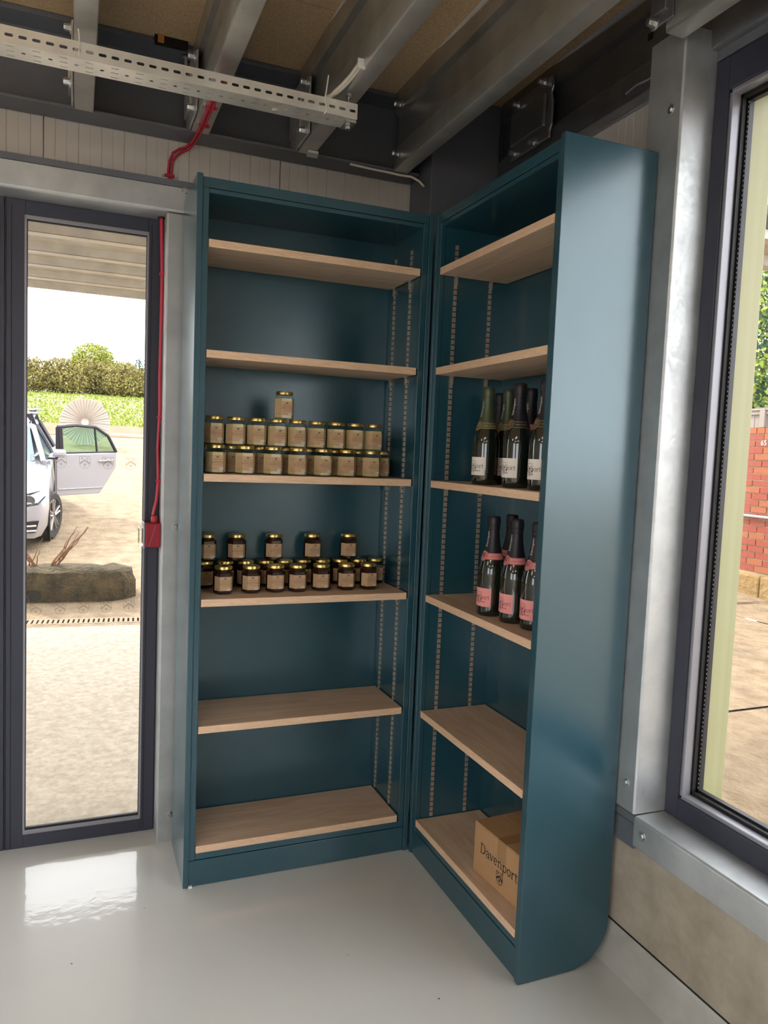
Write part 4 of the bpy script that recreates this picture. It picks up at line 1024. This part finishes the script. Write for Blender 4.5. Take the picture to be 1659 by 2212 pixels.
b = MB(); b.mesh([(.80, 3.45, .99), (-.80, 3.45, .99), (-.57, 3.42, 1.36), (.57, 3.42, 1.36)], [(0, 1, 2, 3)]); b.build('rear_window', M['carglass'], car, local=True, solid=.006)
b = MB(); b.mesh([(.845, 1.74, .96), (.845, 2.66, .96), (.64, 2.64, 1.36), (.64, 1.74, 1.36)], [(0, 1, 2, 3)]); b.mesh([(.9015, 1.74, .30), (.9015, 2.60, .30), (.9015, 2.66, .93), (.9015, 1.74, .93)], [(0, 1, 2, 3)]); b.build('door_opening', M['cartrim'], car, local=True, solid=.002)
for sx in (-1, 1):
    b = MB(); P = lambda x, z, d: (sx*x, -.865+d, z)
    outer = [P(.50, .56, .02), P(.78, .60, .10), P(.845, .66, .26), P(.80, .72, .27), P(.62, .695, .11), P(.48, .63, .03)]
    b.face(outer if sx > 0 else outer[::-1]); ce_ = b.build('headlamp', M['lamp_in'], car, local=True, solid=.05)
    b = MB(); b.lathe([(0, .0), (.05, .0), (.062, -.03)], 16, (sx*.70, -.80, .645), 1); b.lathe([(0, .0), (.035, .0), (.045, -.02)], 14, (sx*.58, -.84, .615), 1); b.build('lamp_reflector', M['lamp_in'], ce_, local=True)
    b = MB(); b.tube([P(.47, .62, .015), P(.62, .70, .095), P(.80, .73, .26), P(.855, .66, .25), P(.79, .595, .09), P(.50, .55, .005), P(.47, .62, .015)], .008, 6); b.build('lamp_surround', M['cartrim'], ce_, local=True)
    b = MB(); b.mesh([P(.42, .24, .015), P(.76, .25, .075), P(.80, .40, .055), P(.44, .37, -.005)], [(0, 1, 2, 3)]); fg = b.build('fog_grille', M['cartrim'], car, local=True, solid=.02)
    for z in (.265, .325): b = MB(); b.tube([P(.42, z, -.015), P(.77, z+.012, .045)], .012, 6); b.build('chrome_strip', M['chrome'], fg, local=True)
    b = MB(); b.box(sx*.90, sx*1.06, .86, .99, .985, 1.10); mr_ = b.build('wing_mirror', M['carpaint'], car, local=True, bevel=.04)
    b = MB(); b.box(sx*.82, sx*.96, .88, .96, .955, .985); b.build('mirror_stalk', M['cartrim'], mr_, local=True)
b = MB(); b.box(-.50, .50, -.875, -.84, .56, .62); b.build('front_grille', M['cartrim'], car, local=True)
b = MB(); b.box(-.55, .55, -.885, -.84, .22, .36); b.build('lower_grille', M['cartrim'], car, local=True)
for k, yy in enumerate((1.65, 2.65)):
    b = MB(); b.box(-.62, .70, yy-.035, yy+.035, 1.545, 1.575); rbr = b.build('roof_bar', M['chrome'], car, local=True, bevel=.01)
    for sx in (-1, 1):
        b = MB(); b.prism([(sx*.62, 1.395), (sx*.68, 1.36), (sx*.62, 1.55), (sx*.52, 1.55)], 1, yy-.03, yy+.03); b.build('bar_foot', M['cartrim'], rbr, local=True, recalc=True)
b = MB()
for sx in (-1, 1): b.tube([(sx*.60, 1.4, 1.43), (sx*.62, 2.2, 1.49), (sx*.59, 3.2, 1.43)], .014, 6)
b.build('roof_rail', M['cartrim'], car, local=True)
def wheel(x, y, sx, steer):
    t = MB(); t.lathe([(.22, -.10), (.29, -.105), (.318, -.08), (.318, .08), (.29, .105), (.22, .10), (.215, .0), (.22, -.10)], 36, (0, 0, 0), 0)
    w = t.build('wheel', M['tyre'], car, smooth=40, local=True); w.location = (x, y, .318); w.rotation_euler = (0, 0, steer)
    a = MB(); xo = sx*.085
    a.lathe([(.222, 0), (.205, sx*.012), (.205, -sx*.05), (.0, -sx*.05)], 30, (xo, 0, 0), 0)
    for k in range(5):
        an = 2*PI*k/5+.3; c, s_ = math.cos(an), math.sin(an)
        for dd in (-.035, .035):
            a.tube([(xo+sx*.004, .03*c-dd*.3*s_, .03*s_+dd*.3*c), (xo+sx*.006, .205*c-dd*s_, .205*s_+dd*c)], .018, 6)
    a.lathe([(0, sx*.012), (.05, sx*.008), (.055, -sx*.02)], 16, (xo, 0, 0), 0)
    a.build('alloy_rim', M['alloy'], w, local=True, recalc=True)
for y, steer in ((0, math.radians(-17)), (2.64, 0)):
    for sx in (-1, 1): wheel(sx*(.84 if y == 0 else .815), y, sx, steer)
# dark wheel-arch discs set into the body side
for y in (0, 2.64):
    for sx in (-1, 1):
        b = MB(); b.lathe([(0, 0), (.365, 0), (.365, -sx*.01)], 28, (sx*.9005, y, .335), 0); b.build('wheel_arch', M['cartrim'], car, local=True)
# open rear door, hinged on the middle pillar
ang = math.radians(27)
dx, dy = math.cos(ang), math.sin(ang)
def dpt(a, z, o=0.0): return (.905+a*dx+o*dy, 1.72+a*dy-o*dx, z)
b = MB(); out = [(0, .30), (.66, .30), (.80, .52), (.92, .72), (.93, .95), (0, .94)]
V = [dpt(a, z, 0) for a, z in out]+[dpt(a, z, .05) for a, z in out]; n = len(out)
b.mesh(V, [tuple(range(n)), tuple(range(2*n-1, n-1, -1))]+[(i, i+n, (i+1) % n+n, (i+1) % n) for i in range(n)])
od = b.build('rear_door', M['carpaint'], car, local=True, recalc=True, bevel=.012)
b = MB()
fr = [(0.02, .955), (.02, 1.36), (.30, 1.385), (.60, 1.36), (.80, 1.22), (.93, .965)]
for p, q in zip(fr[:-1], fr[1:]): b.tube([dpt(p[0], p[1], .03), dpt(q[0], q[1], .03)], .026, 6)
b.tube([dpt(.0, .96, .03), dpt(.93, .965, .03)], .016, 6); b.tube([dpt(.62, .96, .03), dpt(.58, 1.36, .03)], .016, 6); b.tube([dpt(.07, .955, .03), dpt(.05, 1.35, .03)], .045, 6)
b.build('window_surround', M['cartrim'], od, local=True)
b = MB(); b.mesh([dpt(.04, .96, .03), dpt(.92, .965, .03), dpt(.79, 1.21, .03), dpt(.6, 1.35, .03), dpt(.04, 1.36, .03)], [(0, 1, 2, 3, 4)]); b.build('door_glass', M['doorglass'], od, local=True, solid=.004)
b = MB(); b.tube([dpt(.64, .82, .056), dpt(.68, .83, .085), (dpt(.82, .835, .085)), dpt(.86, .83, .056)], .016, 8); b.build('door_handle', M['carpaint'], od, local=True, smooth=60)
b = MB(); b.box(0, 0, 0, 0, 0, 0); b.tube([dpt(.02, .40, .055), dpt(.70, .40, .055)], .010, 6); b.build('rubbing_strip', M['carpaint'], od, local=True)

# ------------------------------------------------------------------ ribbed white disc
dsc = Vector((-.93, 20.9, 0)); dsc.z = gz(dsc.x, dsc.y)
dk = thing('ribbed_round_cover', 'large round white ribbed cover standing on edge behind the car', 'cover', dsc)
R = .66; b = MB(); n = 44; Vv = [(0, .16, R)]
for i in range(n): a = 2*PI*i/n; Vv.append((R*math.cos(a), -.02+(.03 if i % 2 else 0), R+R*math.sin(a)))
b.mesh(Vv, [(0, 1+i, 1+(i+1) % n) for i in range(n)]); b.build('ribbed_sheet', M['canvas'], dk, local=True, solid=.01)
for i in range(n):
    a = 2*PI*(i+.5)/n
    if i % 1 == 0:
        b = MB(); b.tube([(R*.16*math.cos(a), .12, R+R*.16*math.sin(a)), (R*.99*math.cos(a), -.022, R+R*.99*math.sin(a))], .007, 4); b.build('rib', M['rib'], dk, local=True)
fl = thing('white_rail', 'thin white rail along the edge of the grass bank', 'rail', (0, 21, gz(0, 21)))
b = MB(); b.tube([(-.22, 20.76, gz(-.22, 20.76)+.36), (4, 19.2, gz(4, 19.2)+.36)], .022, 8); b.build('rail_bar', M['whitepaint'], fl)
for k in range(3):
    x = 1.2+k*1.35; y = 20.9-(x+.6)*.37; b = MB(); b.box(x-.02, x+.02, y-.02, y+.02, gz(x, y)-.05, gz(x, y)+.36); b.build('rail_post', M['whitepaint'], fl)

# ------------------------------------------------------------------ vegetation
def leaves(name, m, blobs, n, size, seed, parent, kind='stuff'):
    r_ = random.Random(seed); V, F = [], []
    tot = sum(b_[3]*b_[4]*b_[5] for b_ in blobs)
    for (cx, cy, cz, rx, ry, rz) in blobs:
        for _ in range(int(n*rx*ry*rz/tot)+1):
            while True:
                p = Vector((r_.uniform(-1, 1), r_.uniform(-1, 1), r_.uniform(-1, 1)))
                if .45 < p.length < 1: break
            c = Vector((cx+p.x*rx, cy+p.y*ry, cz+p.z*rz)); a = Vector((r_.gauss(0, 1), r_.gauss(0, 1), r_.gauss(0, 1))).normalized(); q = a.cross(Vector((r_.gauss(0, 1), r_.gauss(0, 1), r_.gauss(0, 1)))).normalized(); s_ = size*r_.uniform(.6, 1.4); k = len(V)
            V += [tuple(c-a*s_), tuple(c-q*s_*.5), tuple(c+a*s_), tuple(c+q*s_*.5)]; F.append((k, k+1, k+2, k+3))
    b = MB(); b.mesh(V, F); return b.build(name, m, parent, local=True, kind=kind)
def tree(label, cat, loc, blobs, n, size, m, seed, trunk, name='tree', group=None):
    t = thing(name, label, cat, (loc[0], loc[1], gz(loc[0], loc[1])), group)
    b = MB()
    h = trunk[0]; b.tube([(0, 0, -.2), (.05*h*.2, 0, h*.5), (0, 0, h)], [trunk[1], trunk[1]*.8, trunk[1]*.4], 8)
    for k in range(6):
        a = k*1.05; b.tube([(0, 0, h*.55), (h*.2*math.cos(a), h*.2*math.sin(a), h*.9), (h*.32*math.cos(a), h*.32*math.sin(a), h*1.15)], [trunk[1]*.4, trunk[1]*.25, trunk[1]*.1], 5)
    b.build('trunk', M['bark'], t, local=True)
    leaves('foliage', m, blobs, n, size, seed, t); return t
tg = 'hedgerow bushes on top of the grass bank'
hx = [(-9.5, 3.9), (-7.4, 4.2), (-5.3, 4.4), (-3.6, 3.6), (-2.0, 3.9), (-.2, 3.5), (1.3, 3.7), (3.2, 3.9), (5.2, 3.6), (7.4, 4.1)]
hl = ['hedge bush farthest left, hidden behind the door frame', 'hedge bush second from the left on the bank', 'tall olive hedge bush with bare twigs at the left of the glass', 'olive hedge bush with a dip in its top, left of the big tree', 'low olive hedge bush right above the round cover', 'hedge bush below the big yellow-green tree', 'hedge bush right of the big tree foot', 'hedge bush in front of the small conifer', 'hedge bush right of the small conifer', 'hedge bush farthest right on the bank']
hp = None
for i, ((x, h), lb) in enumerate(zip(hx, hl)):
    y = 42.2+(i % 3)*.8
    if i < 3 or hp is None:
        k = h/8.4
        hp = tree(lb, 'bush', (x, y), [(0, 0, .9*k, 1.5, 1.2, 1.2*k), (0, 0, 1.5*k, 1.3, 1.2, 1.5*k), (.3, 0, 2.5*k, 1.0, 1.0, 1.1*k), (-.5, 0, 3.0*k, .6, .7, .9*k), (.7, .2, 1.0*k, 1.1, 1, 1.4*k)], 6500, .075, M['leaf_olive'], 20+i, (3.4*k, .07), 'hedge_bush', tg)
        if i == 0: hps = []
        hps.append(hp)
    else:
        o = dup(hps[i % 3], (x, y, gz(x, y)), lb, tg, i*1.3)
tree('big rounded yellow-green tree rising above the hedge', 'tree', (-.1, 50), [(0, 0, 1.6, 1.9, 1.5, 1.0), (-.1, 0, 2.55, 1.3, 1.2, .95), (-.9, 0, 1.8, .9, 1, .9), (1.5, 0, 1.6, 1.2, 1.1, .9)], 15000, .075, M['leaf_yellow'], 31, (2.4, .12))
tree('small dark conifer above the hedge near the door stile', 'tree', (2.75, 52), [(0, 0, .7, .9, .9, .8), (0, 0, 1.5, .6, .6, .8), (0, 0, 2.3, .3, .3, .7)], 3000, .07, M['leaf_dark'], 33, (2.7, .08))
tree('leafy tree beyond the brick wall with bright and dark green leaves', 'tree', (11.6, 9.2), [(0, 0, 3.2, 2.3, 2.6, 1.9), (-.7, -.6, 1.6, 1.4, 2.0, 1.2)], 16000, .06, M['leaf_dark'], 41, (3.6, .16))
lt = [o for o in COL.objects if o.name.startswith('tree') and o.get('label', '').startswith('leafy')][0]
leaves('bright_green_foliage', M['leaf_bright'], [(-1.3, -.6, 3.4, 1.4, 2.0, 1.5), (-1.4, -.9, 2.3, 1.1, 1.7, .8), (-.6, 0, 4.3, 1.5, 1.8, .8)], 7500, .055, 43, lt)  # second, brighter green leaf colour over part of the crown
r_ = random.Random(9); V, F = [], []
for _ in range(14000):
    v = 21.5+r_.random()**1.3*15; u = r_.uniform(-14, 6); p = yw(u, v); h = r_.uniform(.05, .17); k = len(V); a = r_.uniform(0, PI); w = .03
    V += [(p[0]-w*math.cos(a), p[1]-w*math.sin(a), p[2]), (p[0]+w*math.cos(a), p[1]+w*math.sin(a), p[2]), (p[0]+r_.uniform(-.08, .08), p[1]+r_.uniform(-.08, .08), p[2]+h)]; F.append((k, k+1, k+2))
b = MB(); b.mesh(V, F); o = b.build('grass_tufts', M['blade']); tag(o, 'long bright grass growing over the bank behind the yard', 'grass'); o['kind'] = 'stuff'
V, F = [], []
for _ in range(1500):
    v = 21.8+r_.random()*9; u = r_.uniform(-10, 5); p = yw(u, v); s_ = r_.uniform(.02, .05); z = p[2]+r_.uniform(.15, .38); k = len(V)
    V += [(p[0]-s_, p[1], z), (p[0], p[1]-s_, z+s_*.4), (p[0]+s_, p[1], z), (p[0], p[1]+s_, z+s_)]; F.append((k, k+1, k+2, k+3))
b = MB(); b.mesh(V, F); o = b.build('meadow_flowers', M['flower']); tag(o, 'tiny white wildflowers scattered over the grass bank', 'flowers'); o['kind'] = 'stuff'

# ------------------------------------------------------------------ canopy outside the door
cn = thing('canopy', 'ribbed metal canopy over the yard side of the glass door', 'canopy', (-1.1, 2, 2.77))
ribs = [.66, 1.06, 1.46, 1.86, 2.26, 2.65, 3.14, 3.56, 4.03, 4.46]
for a, c in zip(ribs[:-1], ribs[1:]):
    b = MB(); b.strip([(a+.003, 2.700), (a+.085, 2.700), (a+.105, 2.785), (c-.125, 2.795), (c-.105, 2.760), (c-.020, 2.752), (c-.003, 2.702)], 0, -5.5, 3.0)
    b.build('ribbed_panel', M['sheet'], cn, solid=.004)
b = MB(); b.box(-5.5, 3.0, 4.462, 4.50, 2.70, 2.85); b.build('front_gutter', M['sheet'], cn)
b = MB(); b.box(-5.5, 3.0, 1.985, 2.14, 2.655, 2.698); b.build('timber_batten', M['timber'], cn)
b = MB(); b.box(-5.5, 3.0, .63, 4.50, 2.86, 2.89); b.build('roof_sheet', M['sheet'], cn)
b = MB(); b.box(-5.45, -5.33, 4.3, 4.42, -.05, 2.71); b.build('canopy_post', M['galv_frame'], cn)
b = MB(); b.box(2.85, 2.97, 4.3, 4.42, -.05, 2.71); b.build('canopy_post', M['galv_frame'], cn)

# ------------------------------------------------------------------ brick garden wall with fence, seen through the right window
bw = thing('brick_wall', 'old red brick wall on a stone plinth across the yard', 'wall', (6.3, 4.2, 0))
BX = 6.20; BY0, BY1 = 2.9, 5.5; zb = .26; course = .0765
b = MB(); b.box(BX+.0055, BX+.22, BY0, BY1, .0, zb+22*course-.01); b.box(BX+.012, BX+.22, BY1, 12, 0, 1.94); b.box(BX+.012, BX+.22, -3.0, BY0, 0, 1.94)
b.build('mortar_core', M['mortar'], bw)
r_ = random.Random(17); bme = []
for k in range(6):
    q = MB(); hx_ = r_.uniform(-.003, .003)
    q.box(-.006, .10, -.106, .106, -.032, .032); o = q.build('brick', M['brick'] if k % 3 else M['brick_b'], bw, local=True, bevel=.004); bme.append(o.data); bpy.data.objects.remove(o)
hme = None
q = MB(); q.box(-.006, .10, -.05, .05, -.033, .033); o = q.build('brick', M['brick_b'], bw, local=True, bevel=.004); hme = o.data; bpy.data.objects.remove(o)
cnt = 0
for cidx in range(22):
    z = zb+course*(cidx+.5)
    if cidx == 21:
        y = BY0+.06
        while y < BY1-.05:
            o = bpy.data.objects.new('brick', hme); COL.objects.link(o); o.parent = bw; o.location = Vector((BX+r_.uniform(-.003, .003), y, z))-bw.location; y += .1115; cnt += 1
        continue
    y = BY0+.112+(.1125 if cidx % 2 else 0)
    while y < BY1-.10:
        o = bpy.data.objects.new('brick', r_.choice(bme[:2] if cidx > 18 else bme)); COL.objects.link(o); o.parent = bw
        o.location = Vector((BX+r_.uniform(-.006, .004), y, z))-bw.location; o.rotation_euler = (r_.uniform(-.01, .01), 0, 0); y += .225; cnt += 1
b = MB()
for cidx in range(22):
    z = zb+course*(cidx+.5)
    for a_, c_ in ((-.9, BY0), (BY1, 8.2)):
        y = a_+(.112 if cidx % 2 else .0)
        while y < c_-.2: b.box(BX-.006+r_.uniform(-.004, .004), BX+.05, y+.006, y+.218, z-.032, z+.032); y += .225
b.build('further_bricks', M['brick'], bw, kind='stuff')
for k in range(16):
    y0 = BY0-4+k*.62; b = MB(); b.box(BX-.10, BX+.1, y0+.006, y0+.612, -.05, .235); b.build('plinth_stone', M['stone'], bw, bevel=.02)
b = MB(); b.tube([(BX-.04, 2.0, .905), (BX-.04, 6.5, .915)], .018, 8); b.build('wall_pipe', M['pipe'], bw, smooth=60)
for y in (3.55, 4.28, 5.0): b = MB(); b.box(BX-.062, BX-.008, y-.012, y+.012, .885, .935); b.build('pipe_clip', M['pipe'], bw)
V, F, L = font2d('65', .085); b = MB(); put2d(b, V, F, lambda u, v: (BX-.0135, 4.06-u, 1.735+v)); b.build('painted_mark', M['whitepaint'], bw)
fz0 = zb+22*course
fn_ = thing('timber_fence', 'weathered grey timber fence standing on the brick wall', 'fence', (6.28, 4.2, fz0))
for k in range(20):
    y = 2.9+k*.135; b = MB(); b.box(BX+.07, BX+.09, y, y+.122, fz0+.002, fz0+.20); b.build('fence_board', M['grey_wood'], fn_)
b = MB(); b.box(BX+.045, BX+.07, 2.9, 5.6, fz0+.155, fz0+.195); b.build('fence_rail', M['grey_wood'], fn_)
b = MB(); b.box(BX+.03, BX+.11, 2.9, 5.6, fz0+.20, fz0+.225); b.build('fence_capping', M['grey_wood'], fn_)
for y in (3.2, 4.10, 5.0): b = MB(); b.box(BX+.02, BX+.07, y-.035, y+.035, fz0+.002, fz0+.23); b.build('fence_post', M['grey_wood'], fn_)
